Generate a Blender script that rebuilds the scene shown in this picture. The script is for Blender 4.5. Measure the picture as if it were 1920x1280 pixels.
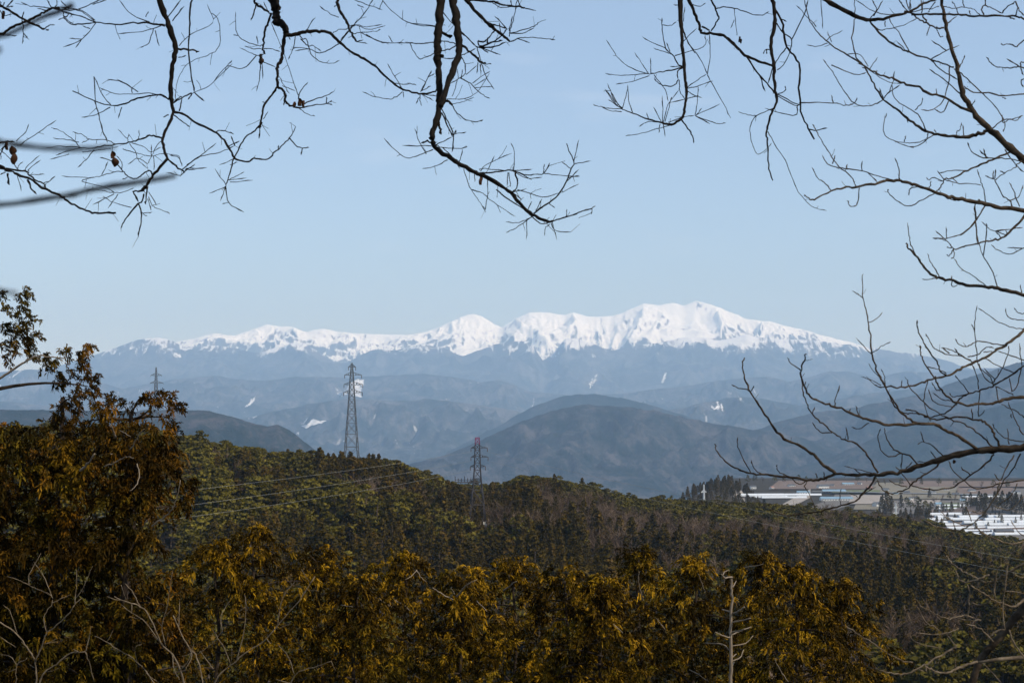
import bpy, math, random
import numpy as np
from mathutils import Vector

for _o in list(bpy.data.objects):
    bpy.data.objects.remove(_o)
SC = bpy.context.scene
COL = SC.collection

# ------------------------------------------------------------------ camera
FPX = 2667.0                      # focal length of a 50 mm lens in photo pixels (1920 wide)
PITCH = math.atan(100.0 / FPX)    # the horizon lies 100 photo pixels under the centre
cam_data = bpy.data.cameras.new('camera')
cam_data.sensor_width = 36.0
cam_data.lens = 50.0
cam_data.clip_start = 0.05
cam_data.clip_end = 150000.0
cam_data.dof.use_dof = True
cam_data.dof.focus_distance = 30.0
cam_data.dof.aperture_fstop = 10.0
cam = bpy.data.objects.new('camera', cam_data)
cam.location = (0.0, 0.0, 0.0)
cam.rotation_euler = (math.pi / 2 + PITCH, 0.0, 0.0)
COL.objects.link(cam)
SC.camera = cam

# ------------------------------------------------------------------ sky and sun
SUN_EL, SUN_AZ = math.radians(44.0), math.radians(127.0)   # azimuth measured from +Y towards +X
world = bpy.data.worlds.new('World')
SC.world = world
world.use_nodes = True
wn, wl = world.node_tree.nodes, world.node_tree.links
wn.clear()
w_out = wn.new('ShaderNodeOutputWorld')
w_bg = wn.new('ShaderNodeBackground')
w_sky = wn.new('ShaderNodeTexSky')
w_sky.sky_type = 'NISHITA'
w_sky.sun_disc = False
w_sky.sun_elevation = SUN_EL
w_sky.sun_rotation = SUN_AZ
w_sky.altitude = 700.0
w_sky.air_density = 1.0
w_sky.dust_density = 0.35
w_sky.ozone_density = 1.6
w_bg.inputs['Strength'].default_value = 0.128
# thin wisps of high cloud, the same all round the sky
w_tc = wn.new('ShaderNodeTexCoord')
w_map = wn.new('ShaderNodeMapping')
w_map.inputs['Scale'].default_value = (5.0, 5.0, 26.0)
w_map.inputs['Location'].default_value = (3.1, 0.4, 1.7)
w_noise = wn.new('ShaderNodeTexNoise')
w_noise.inputs['Scale'].default_value = 1.6
w_noise.inputs['Detail'].default_value = 6.0
w_noise.inputs['Roughness'].default_value = 0.55
w_ramp = wn.new('ShaderNodeMapRange')
w_ramp.inputs['From Min'].default_value = 0.60
w_ramp.inputs['From Max'].default_value = 0.85
w_ramp.inputs['To Min'].default_value = 0.03
w_ramp.inputs['To Max'].default_value = 0.30
w_mix = wn.new('ShaderNodeMix')
w_mix.data_type = 'RGBA'
w_mix.inputs['B'].default_value = (8.0, 8.0, 8.6, 1.0)
wl.new(w_tc.outputs['Generated'], w_map.inputs['Vector'])
wl.new(w_map.outputs['Vector'], w_noise.inputs['Vector'])
wl.new(w_noise.outputs['Fac'], w_ramp.inputs['Value'])
wl.new(w_ramp.outputs['Result'], w_mix.inputs['Factor'])
wl.new(w_sky.outputs['Color'], w_mix.inputs['A'])
# an even veil of high haze evens out the blue
w_veil = wn.new('ShaderNodeMix')
w_veil.data_type = 'RGBA'
w_veil.inputs['Factor'].default_value = 0.45
w_veil.inputs['B'].default_value = (2.55, 3.45, 4.75, 1.0)
wl.new(w_mix.outputs['Result'], w_veil.inputs['A'])
wl.new(w_veil.outputs['Result'], w_bg.inputs['Color'])
wl.new(w_bg.outputs['Background'], w_out.inputs['Surface'])

sun_data = bpy.data.lights.new('sun', 'SUN')
sun_data.energy = 3.7
sun_data.angle = math.radians(0.5)
sun_data.color = (1.0, 0.91, 0.76)
sun = bpy.data.objects.new('sun', sun_data)
_d = Vector((math.sin(SUN_AZ) * math.cos(SUN_EL), math.cos(SUN_AZ) * math.cos(SUN_EL), math.sin(SUN_EL)))
sun.rotation_euler = _d.to_track_quat('Z', 'Y').to_euler()
COL.objects.link(sun)

SC.view_settings.view_transform = 'Standard'
SC.view_settings.look = 'None'
SC.view_settings.gamma = 1.0
SC.view_settings.use_curve_mapping = False
SC.view_settings.exposure = 0.33

SC.render.engine = 'CYCLES'
SC.cycles.use_denoising = True
SC.cycles.max_bounces = 5
SC.cycles.diffuse_bounces = 2
SC.cycles.glossy_bounces = 1
SC.cycles.transmission_bounces = 2
SC.cycles.transparent_max_bounces = 6
SC.cycles.volume_bounces = 1
SC.cycles.use_adaptive_sampling = True
SC.cycles.adaptive_threshold = 0.02

# ------------------------------------------------------------------ haze: one closed box of even, bluish air
HAZE_DENSITY = 3.35e-5
HAZE_COLOR = (0.45, 0.68, 1.0, 1.0)
HAZE_ABSORB = (0.38, 0.38, 0.38, 1.0)
HAZE_BOX = (-29000.0, 29000.0, -3000.0, 57500.0, -1100.0, 3500.0)
# ------------------------------------------------------------------ helpers
CP, SP = math.cos(PITCH), math.sin(PITCH)


def at(px, py, Y):
    """The point at depth Y (metres north of the viewpoint) seen at photo position px, py."""
    u, v = (np.asarray(px, float) - 960.0) / FPX, (640.0 - np.asarray(py, float)) / FPX
    dy, dz = CP - v * SP, SP + v * CP
    Y = np.asarray(Y, float)
    return np.stack([u / dy * Y, Y + 0 * u, dz / dy * Y], -1)


def row_of(z, Y):
    """Photo row of a point at height z, depth Y."""
    t = z / Y
    v = (t * CP - SP) / (CP + t * SP)
    return 640.0 - v * FPX


def col_of(x, Y):
    return 960.0 + x / Y * FPX


def _hash(ix, iy, seed):
    h = (ix.astype(np.int64) * 374761393 + iy.astype(np.int64) * 668265263 + seed * 974711) & 0x7fffffff
    h = ((h ^ (h >> 13)) * 1274126177) & 0x7fffffff
    h = (h ^ (h >> 16)) & 0xffff
    return h / 65535.0


def vnoise(x, y, seed=0):
    x, y = np.asarray(x, float), np.asarray(y, float)
    ix, iy = np.floor(x), np.floor(y)
    fx, fy = x - ix, y - iy
    fx, fy = fx * fx * fx * (fx * (fx * 6 - 15) + 10), fy * fy * fy * (fy * (fy * 6 - 15) + 10)
    a, b = _hash(ix, iy, seed), _hash(ix + 1, iy, seed)
    c, d = _hash(ix, iy + 1, seed), _hash(ix + 1, iy + 1, seed)
    return (a + (b - a) * fx) * (1 - fy) + (c + (d - c) * fx) * fy


def fbm(x, y, seed=0, octaves=4, gain=0.5):
    s, a, n = 0.0, 1.0, 0.0
    for k in range(octaves):
        s = s + a * (vnoise(x * 2 ** k + 17.3 * k, y * 2 ** k + 5.1 * k, seed + k) - 0.5)
        n += a
        a *= gain
    return s / n * 2.0


def ridged(x, y, seed=0, octaves=5, gain=0.5):
    s, a, n = 0.0, 1.0, 0.0
    for k in range(octaves):
        r = 1.0 - np.abs(2.0 * vnoise(x * 2 ** k + 7.7 * k, y * 2 ** k + 3.3 * k, seed + k) - 1.0)
        s = s + a * r * r
        n += a
        a *= gain
    return s / n


def interp(pts, x):
    p = np.array(pts, float)
    return np.interp(x, p[:, 0], p[:, 1])


def smooth(a, b, x):
    t = np.clip((np.asarray(x, float) - a) / (b - a), 0, 1)
    return t * t * (3 - 2 * t)


def link(o, parent=None):
    COL.objects.link(o)
    if parent is not None:
        o.parent = parent
    return o


def mesh_np(name, verts, faces, mats=(), smooth_shade=False, attr=None):
    """faces: (n,3) or (n,4) int array, or a list of such arrays (with a material index per array when mats has several)."""
    me = bpy.data.meshes.new(name)
    fl = faces if isinstance(faces, list) else [faces]
    fl = [(np.asarray(f, np.int64), i) for i, f in enumerate(fl) if len(f)]
    verts = np.asarray(verts, np.float32)
    me.vertices.add(len(verts))
    me.vertices.foreach_set('co', verts.ravel())
    idx = np.concatenate([f.ravel() for f, _ in fl]).astype(np.int32)
    cnt = np.concatenate([np.full(len(f), f.shape[1]) for f, _ in fl])
    mi = np.concatenate([np.full(len(f), i) for f, i in fl]).astype(np.int32)
    start = np.concatenate([[0], np.cumsum(cnt)[:-1]]).astype(np.int32)
    me.loops.add(len(idx))
    me.loops.foreach_set('vertex_index', idx)
    me.polygons.add(len(cnt))
    me.polygons.foreach_set('loop_start', start)
    for m in mats:
        me.materials.append(m)
    if len(mats) > 1:
        me.polygons.foreach_set('material_index', np.minimum(mi, len(mats) - 1))
    me.polygons.foreach_set('use_smooth', np.full(len(cnt), bool(smooth_shade)))
    if attr is not None:
        a = me.attributes.new('tone', 'FLOAT', 'POINT')
        a.data.foreach_set('value', np.asarray(attr, np.float32))
    me.update()
    return me


def mesh_obj(name, verts, faces, mats, parent=None, smooth_shade=False, attr=None):
    me = mesh_np(name, verts, faces, mats if isinstance(mats, (list, tuple)) else (mats,), smooth_shade, attr)
    return link(bpy.data.objects.new(name, me), parent)


def tag(o, label=None, cat=None, group=None, kind=None):
    if label: o['label'] = label
    if cat: o['category'] = cat
    if group: o['group'] = group
    if kind: o['kind'] = kind
    return o


def empty(name, loc=(0, 0, 0)):
    o = bpy.data.objects.new(name, None)
    o.location = [float(c) for c in loc]
    o.empty_display_size = 0.5
    return link(o)


class Geo:
    """Collects vertices and faces of one mesh."""

    def __init__(self):
        self.v, self.q, self.t, self.a, self.n = [], [], [], [], 0

    def add(self, v, quads=None, tris=None, tone=0.0):
        v = np.asarray(v, float).reshape(-1, 3)
        if quads is not None and len(quads): self.q.append(np.asarray(quads, int) + self.n)
        if tris is not None and len(tris): self.t.append(np.asarray(tris, int) + self.n)
        self.v.append(v)
        self.a.append(np.full(len(v), tone) if np.isscalar(tone) else np.asarray(tone, float))
        self.n += len(v)

    def bar(self, p0, p1, r, sides=4):
        self.tube(np.array([p0, p1], float), np.array([r, r], float), sides)

    def box(self, c, s, rz=0.0):
        c, s = np.asarray(c, float), np.asarray(s, float) / 2
        v = np.array([[x, y, z] for z in (-1, 1) for y in (-1, 1) for x in (-1, 1)], float) * s
        ca, sa = math.cos(rz), math.sin(rz)
        v = np.stack([v[:, 0] * ca - v[:, 1] * sa, v[:, 0] * sa + v[:, 1] * ca, v[:, 2]], -1) + c
        self.add(v, [[0, 2, 3, 1], [4, 5, 7, 6], [0, 1, 5, 4], [2, 6, 7, 3], [0, 4, 6, 2], [1, 3, 7, 5]])

    def tube(self, pts, rad, sides=6, tone=0.0):
        pts, rad = np.asarray(pts, float), np.asarray(rad, float)
        n = len(pts)
        d = np.gradient(pts, axis=0)
        d /= np.linalg.norm(d, axis=1)[:, None] + 1e-9
        up = np.array([0.0, 0.0, 1.0]) if abs(d[:, 2].mean()) < 0.8 else np.array([0.0, 1.0, 0.0])
        s = np.cross(d, up)
        s /= np.linalg.norm(s, axis=1)[:, None] + 1e-9
        t = np.cross(s, d)
        a = np.arange(sides) * 2 * math.pi / sides
        ring = pts[:, None, :] + rad[:, None, None] * (np.cos(a)[None, :, None] * s[:, None, :] + np.sin(a)[None, :, None] * t[:, None, :])
        v = ring.reshape(-1, 3)
        i = np.arange(n - 1)[:, None] * sides
        k = np.arange(sides)[None, :]
        k2 = (k + 1) % sides
        q = np.stack([i + k, i + k2, i + sides + k2, i + sides + k], -1).reshape(-1, 4)
        m = len(v)
        v = np.concatenate([v, pts[:1], pts[-1:]])
        kk = np.arange(sides)
        t0 = np.stack([np.full(sides, m), (kk + 1) % sides, kk], -1)
        b = (n - 1) * sides
        t1 = np.stack([np.full(sides, m + 1), b + kk, b + (kk + 1) % sides], -1)
        self.add(v, q, np.concatenate([t0, t1]), tone)

    def build(self, name, mat, parent=None, smooth_shade=False):
        return mesh_obj(name, *self.data(), mat, parent, smooth_shade, np.concatenate(self.a))

    def mesh(self, name, mat, smooth_shade=False):
        v, f = self.data()
        return mesh_np(name, v, f, (mat,), smooth_shade, np.concatenate(self.a))

    def data(self):
        f = []
        if self.q: f.append(np.concatenate(self.q))
        if self.t: f.append(np.concatenate(self.t))
        return np.concatenate(self.v), f


def material(name):
    m = bpy.data.materials.new(name)
    m.use_nodes = True
    nt = m.node_tree
    b = nt.nodes['Principled BSDF']
    b.inputs['Roughness'].default_value = 0.85
    b.inputs['Specular IOR Level'].default_value = 0.08
    return m, nt, b


def ramp(nt, fac, stops, interp_mode='LINEAR'):
    r = nt.nodes.new('ShaderNodeValToRGB')
    r.color_ramp.interpolation = interp_mode
    e = r.color_ramp.elements
    while len(e) < len(stops): e.new(0.5)
    for el, (p, c) in zip(e, stops):
        el.position, el.color = p, (c[0], c[1], c[2], 1.0)
    nt.links.new(fac, r.inputs['Fac'])
    return r.outputs['Color']


def noise(nt, scale, detail=4.0, rough=0.55, vec=None, stretch=None, distortion=0.0):
    if vec is None:
        vec = nt.nodes.new('ShaderNodeTexCoord').outputs['Object']
    if stretch is not None:
        mp = nt.nodes.new('ShaderNodeMapping')
        mp.inputs['Scale'].default_value = stretch
        nt.links.new(vec, mp.inputs['Vector'])
        vec = mp.outputs['Vector']
    n = nt.nodes.new('ShaderNodeTexNoise')
    n.inputs['Scale'].default_value = scale
    n.inputs['Detail'].default_value = detail
    n.inputs['Roughness'].default_value = rough
    n.inputs['Distortion'].default_value = distortion
    nt.links.new(vec, n.inputs['Vector'])
    return n.outputs['Fac']


def math_node(nt, op, a, b=None):
    m = nt.nodes.new('ShaderNodeMath')
    m.operation = op
    for i, x in enumerate((a, b)):
        if x is None: continue
        if isinstance(x, (int, float)): m.inputs[i].default_value = x
        else: nt.links.new(x, m.inputs[i])
    return m.outputs[0]


def mix_col(nt, fac, a, b):
    m = nt.nodes.new('ShaderNodeMix')
    m.data_type = 'RGBA'
    for key, x in (('Factor', fac), ('A', a), ('B', b)):
        if isinstance(x, (int, float)): m.inputs[key].default_value = x
        elif isinstance(x, tuple): m.inputs[key].default_value = (*x, 1.0)
        else: nt.links.new(x, m.inputs[key])
    return m.outputs['Result']


def plain(name, col, rough=0.7, scale=8.0, vary=0.25):
    m, nt, b = material(name)
    f = noise(nt, scale, 3.0)
    lo, hi = [c * (1 - vary) for c in col], [c * (1 + vary) for c in col]
    nt.links.new(ramp(nt, f, [(0.3, lo), (0.7, hi)]), b.inputs['Base Color'])
    b.inputs['Roughness'].default_value = rough
    return m


def bump(nt, bsdf, height, strength, dist):
    bp = nt.nodes.new('ShaderNodeBump')
    bp.inputs['Strength'].default_value = strength
    bp.inputs['Distance'].default_value = dist
    nt.links.new(height, bp.inputs['Height'])
    nt.links.new(bp.outputs['Normal'], bsdf.inputs['Normal'])

# ================================================================== THE LAND
def slope_material(name, dark, mid, light, scale, snow=None, snow_scale=1.0, snow_cut=0.66, bias=0.0, snow_stretch=(1.0, 0.30, 0.30), grain=0.05, snow_line=None):
    """Wooded slope far off: evergreen and leafless stands, tree grain, optional lying snow in gullies."""
    m, nt, b = material(name)
    f1 = noise(nt, scale, 7.0, 0.66, distortion=0.5)
    f2 = noise(nt, scale * 6, 5.0, 0.65, distortion=0.3)
    f3 = noise(nt, grain, 3.0, 0.7)
    f = math_node(nt, 'ADD', math_node(nt, 'ADD', math_node(nt, 'MULTIPLY', f1, 0.55), math_node(nt, 'MULTIPLY', f2, 0.30)), math_node(nt, 'MULTIPLY', f3, 0.15))
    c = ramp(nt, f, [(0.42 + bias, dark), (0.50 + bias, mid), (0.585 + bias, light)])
    if snow is not None:
        g = noise(nt, snow_scale, 7.0, 0.66, stretch=snow_stretch, distortion=1.2)
        g2 = noise(nt, snow_scale * 0.2, 4.0, 0.55)
        g = math_node(nt, 'ADD', math_node(nt, 'MULTIPLY', g, 0.62), math_node(nt, 'MULTIPLY', g2, 0.38))
        if snow_line is not None:       # lying snow thickens with height
            geo = nt.nodes.new('ShaderNodeNewGeometry')
            sep = nt.nodes.new('ShaderNodeSeparateXYZ')
            nt.links.new(geo.outputs['Position'], sep.inputs[0])
            hm = nt.nodes.new('ShaderNodeMapRange')
            hm.inputs['From Min'].default_value, hm.inputs['From Max'].default_value = snow_line
            hm.inputs['To Min'].default_value, hm.inputs['To Max'].default_value = -0.02, 0.20
            nt.links.new(sep.outputs['Z'], hm.inputs['Value'])
            g = math_node(nt, 'ADD', g, hm.outputs['Result'])
        mk = nt.nodes.new('ShaderNodeMapRange')
        mk.inputs['From Min'].default_value, mk.inputs['From Max'].default_value = snow_cut, snow_cut + 0.06
        nt.links.new(g, mk.inputs['Value'])
        c = mix_col(nt, mk.outputs['Result'], c, snow)
    nt.links.new(c, b.inputs['Base Color'])
    b.inputs['Roughness'].default_value = 0.95
    b.inputs['Specular IOR Level'].default_value = 0.05
    bump(nt, b, f3, 0.8, 14.0)
    return m


def snow_material():
    m, nt, b = material('snow_and_rock')
    geo = nt.nodes.new('ShaderNodeNewGeometry')
    sep = nt.nodes.new('ShaderNodeSeparateXYZ')
    nt.links.new(geo.outputs['Position'], sep.inputs[0])
    sn = nt.nodes.new('ShaderNodeSeparateXYZ')
    nt.links.new(geo.outputs['Normal'], sn.inputs[0])
    big = noise(nt, 0.0008, 5.0, 0.6)
    fine = noise(nt, 0.0050, 7.0, 0.70, stretch=(1.0, 0.5, 0.38), distortion=0.9)
    # rock and dwarf pine show through where it is steep and low
    hgt = nt.nodes.new('ShaderNodeMapRange')
    hgt.inputs['From Min'].default_value, hgt.inputs['From Max'].default_value = 1250.0, 2500.0
    hgt.inputs['To Min'].default_value, hgt.inputs['To Max'].default_value = 0.105, -0.075
    nt.links.new(sep.outputs['Z'], hgt.inputs['Value'])
    steep = math_node(nt, 'MULTIPLY', math_node(nt, 'SUBTRACT', 0.80, sn.outputs['Z']), 0.34)
    v = math_node(nt, 'ADD', math_node(nt, 'ADD', math_node(nt, 'MULTIPLY', fine, 0.6), math_node(nt, 'MULTIPLY', big, 0.4)),
                  math_node(nt, 'ADD', hgt.outputs['Result'], steep))
    mk = nt.nodes.new('ShaderNodeMapRange')
    mk.inputs['From Min'].default_value, mk.inputs['From Max'].default_value = 0.560, 0.625
    nt.links.new(v, mk.inputs['Value'])
    nt.links.new(mix_col(nt, mk.outputs['Result'], (0.97, 0.965, 0.97), (0.10, 0.115, 0.135)), b.inputs['Base Color'])
    b.inputs['Roughness'].default_value = 0.8
    return m


FAR_K = 1.3


def massif(name, skyline, D, front, back, base_z, mat, nx=420, ny=56, px=(-260, 2180), spur=1.0, amp=150.0, seed=1, power=0.85,
           jag=0.0, jag_len=300.0):
    """A range whose crest follows a surveyed skyline; spurs and gullies run down its near face, and it falls away behind."""
    D, front, back, base_z, spur, amp, jag, jag_len = (FAR_K * q for q in (D, front, back, base_z, spur, amp, jag, jag_len))
    cols = np.linspace(px[0], px[1], nx)
    crest = at(cols, interp(skyline, cols), D)
    if jag:
        crest[:, 2] += jag * fbm(crest[:, 0] / jag_len, crest[:, 0] * 0 + seed, seed + 40, 4, 0.6)
    tf = np.concatenate([np.linspace(-1, 0, 12)[:-1], np.linspace(0, 1, ny) ** 1.25])
    T, K = np.meshgrid(tf, np.arange(nx), indexing='ij')
    zr = crest[K, 2]
    Y = np.where(T >= 0, D - front * T, D - back * T)
    Y = Y + 0.05 * front * fbm(K * 7.0 / nx + seed, T * 2, seed + 3) * np.clip(np.abs(T) * 4, 0, 1)
    X = crest[K, 0] / D * Y
    lam = spur
    wx = X / lam + 0.8 * fbm(X / lam * 0.5, Y / lam * 0.5, seed + 9, 3)
    wy = Y / lam * 0.55
    rid = ridged(wx, wy, seed, 7, 0.56)
    env = np.clip(T * 9.0, 0, 1) * np.clip((1.05 - T) * 1.6, 0.15, 1)
    zb = np.minimum(base_z, zr - 70.0)
    z = zr + (zb - zr) * np.where(T >= 0, np.abs(T) ** power, np.abs(T) ** 0.9)
    z = z + np.where(T > 0, (rid - 0.55) * amp * env, 0)
    lim = (zr / D) * Y - 0.0003 * Y * np.clip(T * 12, 0, 1) * (0.2 + rid)
    z = np.where(T > 0, np.minimum(z, lim), z)
    V = np.stack([X, Y, z], -1).reshape(-1, 3)
    r, c = T.shape
    i = np.arange(r - 1)[:, None] * c + np.arange(c - 1)[None, :]
    q = np.stack([i, i + c, i + c + 1, i + 1], -1).reshape(-1, 4)
    o = mesh_obj(name, V, q, mat, None, True)
    tag(o, kind='structure')
    return o


M_SNOW = snow_material()
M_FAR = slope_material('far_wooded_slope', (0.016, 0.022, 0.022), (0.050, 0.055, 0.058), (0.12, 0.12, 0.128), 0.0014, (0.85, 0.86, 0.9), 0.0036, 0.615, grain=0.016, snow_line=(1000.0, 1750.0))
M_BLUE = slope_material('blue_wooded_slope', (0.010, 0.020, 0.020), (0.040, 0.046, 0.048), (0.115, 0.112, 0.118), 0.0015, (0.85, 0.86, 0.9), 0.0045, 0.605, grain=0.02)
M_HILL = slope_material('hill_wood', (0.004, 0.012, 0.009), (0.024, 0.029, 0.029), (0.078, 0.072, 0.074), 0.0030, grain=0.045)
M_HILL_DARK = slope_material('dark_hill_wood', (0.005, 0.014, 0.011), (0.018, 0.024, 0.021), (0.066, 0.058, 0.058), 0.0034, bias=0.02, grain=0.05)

SNOW_RIDGE = [(-260, 760), (0, 735), (200, 690), (290, 650), (345, 638), (400, 625), (440, 629), (470, 619), (500, 607), (525, 612), (545, 613), (575, 622),
              (605, 616), (640, 622), (700, 627), (760, 628), (800, 622), (840, 605), (862, 594), (885, 588), (905, 593), (925, 606), (940, 613), (965, 598),
              (992, 586), (1030, 586), (1060, 590), (1075, 586), (1100, 594), (1150, 592), (1180, 581), (1205, 570), (1235, 572), (1260, 566), (1280, 573),
              (1305, 565), (1330, 570), (1360, 582), (1400, 597), (1440, 602), (1480, 612), (1540, 627), (1600, 643), (1660, 660), (1720, 680), (1800, 705), (2180, 780)]
WOOD_RIDGE = [(-260, 735), (0, 705), (100, 688), (175, 668), (245, 640), (295, 633), (325, 640), (345, 651), (400, 650), (440, 653), (486, 662), (500, 655), (540, 645),
              (570, 644), (600, 662), (625, 680), (650, 680), (680, 664), (700, 655), (740, 656), (790, 645), (830, 650), (868, 668), (880, 664), (915, 652), (960, 640),
              (990, 640), (1005, 655), (1018, 674), (1035, 662), (1062, 632), (1090, 634), (1125, 650), (1150, 655), (1190, 648), (1240, 640), (1290, 632), (1340, 638), (1370, 632), (1400, 627),
              (1450, 636), (1540, 640), (1600, 646), (1660, 655), (1740, 668), (1820, 690), (1920, 705), (2180, 730)]
massif('snow_mountain', SNOW_RIDGE, 38000, 3300, 2500, 600, M_SNOW, nx=1000, ny=90, spur=900, amp=760, seed=11, jag=34, jag_len=330)
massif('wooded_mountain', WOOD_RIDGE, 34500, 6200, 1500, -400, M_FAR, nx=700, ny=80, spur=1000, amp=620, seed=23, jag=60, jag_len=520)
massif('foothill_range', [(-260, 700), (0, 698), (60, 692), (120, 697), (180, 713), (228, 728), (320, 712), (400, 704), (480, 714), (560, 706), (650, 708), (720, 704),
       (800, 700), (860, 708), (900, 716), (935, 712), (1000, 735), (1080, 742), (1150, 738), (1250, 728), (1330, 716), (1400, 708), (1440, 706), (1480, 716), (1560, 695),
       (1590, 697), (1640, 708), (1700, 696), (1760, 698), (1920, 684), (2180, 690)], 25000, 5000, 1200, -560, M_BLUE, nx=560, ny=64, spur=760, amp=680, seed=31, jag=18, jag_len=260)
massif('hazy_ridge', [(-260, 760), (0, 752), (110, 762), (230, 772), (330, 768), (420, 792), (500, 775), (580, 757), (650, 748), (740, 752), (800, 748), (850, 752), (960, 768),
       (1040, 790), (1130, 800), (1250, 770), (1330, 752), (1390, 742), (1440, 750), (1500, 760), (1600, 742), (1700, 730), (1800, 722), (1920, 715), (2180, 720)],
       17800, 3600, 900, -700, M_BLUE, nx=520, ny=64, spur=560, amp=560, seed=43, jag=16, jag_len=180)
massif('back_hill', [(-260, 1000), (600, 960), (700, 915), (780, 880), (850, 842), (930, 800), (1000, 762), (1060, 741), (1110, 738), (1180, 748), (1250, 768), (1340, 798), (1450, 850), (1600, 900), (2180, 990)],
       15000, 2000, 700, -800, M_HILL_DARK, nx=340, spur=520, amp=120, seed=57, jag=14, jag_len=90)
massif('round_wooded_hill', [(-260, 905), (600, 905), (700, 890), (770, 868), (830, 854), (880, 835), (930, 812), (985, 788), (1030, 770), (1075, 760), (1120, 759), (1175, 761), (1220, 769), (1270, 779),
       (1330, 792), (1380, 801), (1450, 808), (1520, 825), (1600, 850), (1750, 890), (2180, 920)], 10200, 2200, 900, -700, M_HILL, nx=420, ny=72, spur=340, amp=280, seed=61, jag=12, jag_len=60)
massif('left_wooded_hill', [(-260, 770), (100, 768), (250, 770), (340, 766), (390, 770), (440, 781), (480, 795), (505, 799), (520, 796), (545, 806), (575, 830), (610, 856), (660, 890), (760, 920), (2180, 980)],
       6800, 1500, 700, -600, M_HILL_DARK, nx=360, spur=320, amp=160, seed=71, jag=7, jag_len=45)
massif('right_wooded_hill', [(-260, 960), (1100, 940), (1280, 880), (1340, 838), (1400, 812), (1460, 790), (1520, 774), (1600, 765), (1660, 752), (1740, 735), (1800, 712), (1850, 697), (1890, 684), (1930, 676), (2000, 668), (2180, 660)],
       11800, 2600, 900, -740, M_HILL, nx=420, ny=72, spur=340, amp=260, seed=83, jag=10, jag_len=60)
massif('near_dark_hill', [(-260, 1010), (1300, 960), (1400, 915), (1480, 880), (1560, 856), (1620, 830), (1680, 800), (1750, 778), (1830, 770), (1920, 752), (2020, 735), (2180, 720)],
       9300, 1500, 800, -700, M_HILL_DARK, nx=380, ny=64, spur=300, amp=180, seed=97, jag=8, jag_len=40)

# ---- open snow fields and avalanche chutes on the slopes
from mathutils.bvhtree import BVHTree
M_SNOWFIELD = plain('open_snow', (0.62, 0.63, 0.66), 0.8, 0.012, 0.30)
_slopes = []
for nm in ('wooded_mountain', 'foothill_range', 'hazy_ridge', 'back_hill'):
    me = bpy.data.objects[nm].data
    vv = np.zeros(len(me.vertices) * 3, np.float32); me.vertices.foreach_get('co', vv)
    ff = np.zeros(len(me.polygons) * 4, np.int32); me.polygons.foreach_get('vertices', ff)
    _slopes.append(BVHTree.FromPolygons([tuple(q) for q in vv.reshape(-1, 3).tolist()], ff.reshape(-1, 4).tolist()))
rs = np.random.default_rng(4)
for poly in ([(629, 738), (640, 734), (650, 728), (657, 719), (665, 714), (673, 711), (682, 712), (681, 724), (676, 735), (679, 744), (668, 743), (655, 739), (642, 741)],
             [(566, 801), (578, 794), (588, 787), (598, 789), (612, 788), (604, 793), (590, 796), (576, 802)], [(455, 764), (466, 756), (474, 747), (480, 742), (476, 753), (464, 763)],
             [(1104, 728), (1107, 715), (1114, 704), (1120, 701), (1118, 712), (1111, 724)], [(1240, 718), (1243, 706), (1250, 698), (1248, 709)], [(1332, 788), (1336, 765), (1343, 748), (1350, 744), (1346, 760), (1340, 780)]):
    p = np.array(poly, float)
    # ragged outline
    ring = []
    for k in range(len(p)):
        a, b2 = p[k], p[(k + 1) % len(p)]
        for t in (0.0, 0.33, 0.66):
            ring.append(a + (b2 - a) * t + rs.normal(size=2) * 1.0)
    ring = np.array(ring)
    rows, cen = [], ring.mean(0)
    for t in (1.0, 0.75, 0.5, 0.25):
        rows.append(cen + (ring - cen) * t)
    P2 = np.concatenate(rows + [cen[None]])
    V, ok = [], True
    for (x, y) in P2:
        d = Vector(at(x, y, 1.0)).normalized()
        hits = [h for h in (b_.ray_cast(Vector((0, 0, 0)), d) for b_ in _slopes) if h[0] is not None]
        if not hits: ok = False; break
        h = min(hits, key=lambda q: q[3])
        V.append(h[0] - d * 25.0 + h[1] * 6.0)
    if not ok: continue
    dist = np.array([v.length for v in V])
    med = np.median(dist)
    if (np.abs(dist - med) > med * 0.12).any(): continue
    n = len(ring)
    q = [[r_ * n + k, r_ * n + (k + 1) % n, (r_ + 1) * n + (k + 1) % n, (r_ + 1) * n + k] for r_ in range(3) for k in range(n)]
    t3 = [[3 * n + k, 3 * n + (k + 1) % n, 4 * n] for k in range(n)]
    tag(mesh_obj('snow_field', [tuple(v) for v in V], [np.array(q), np.array(t3)], (M_SNOWFIELD,), None, True), kind='structure')

# ------------------------------------------------------------------ near ground: slope under the viewpoint, wooded hill, valley floor
HILL_TOP = [(-300, 800), (0, 800), (200, 805), (330, 818), (400, 832), (480, 846), (560, 850), (640, 860), (700, 862), (740, 866), (780, 880), (820, 897), (850, 908), (905, 912),
            (940, 903), (1000, 893), (1060, 903), (1110, 914), (1150, 930), (1190, 936), (1300, 940), (1400, 943), (1500, 950), (1600, 962), (1700, 974), (1760, 992), (1850, 1008), (1920, 1016), (2200, 1040)]
HILL_Y = [(-300, 760), (330, 800), (640, 860), (800, 900), (900, 980), (1000, 960), (1100, 1000), (1300, 1120), (1600, 1180), (1900, 1080), (2200, 1000)]
FOOT_Y = 430.0
TREE_H = 13.0


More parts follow.
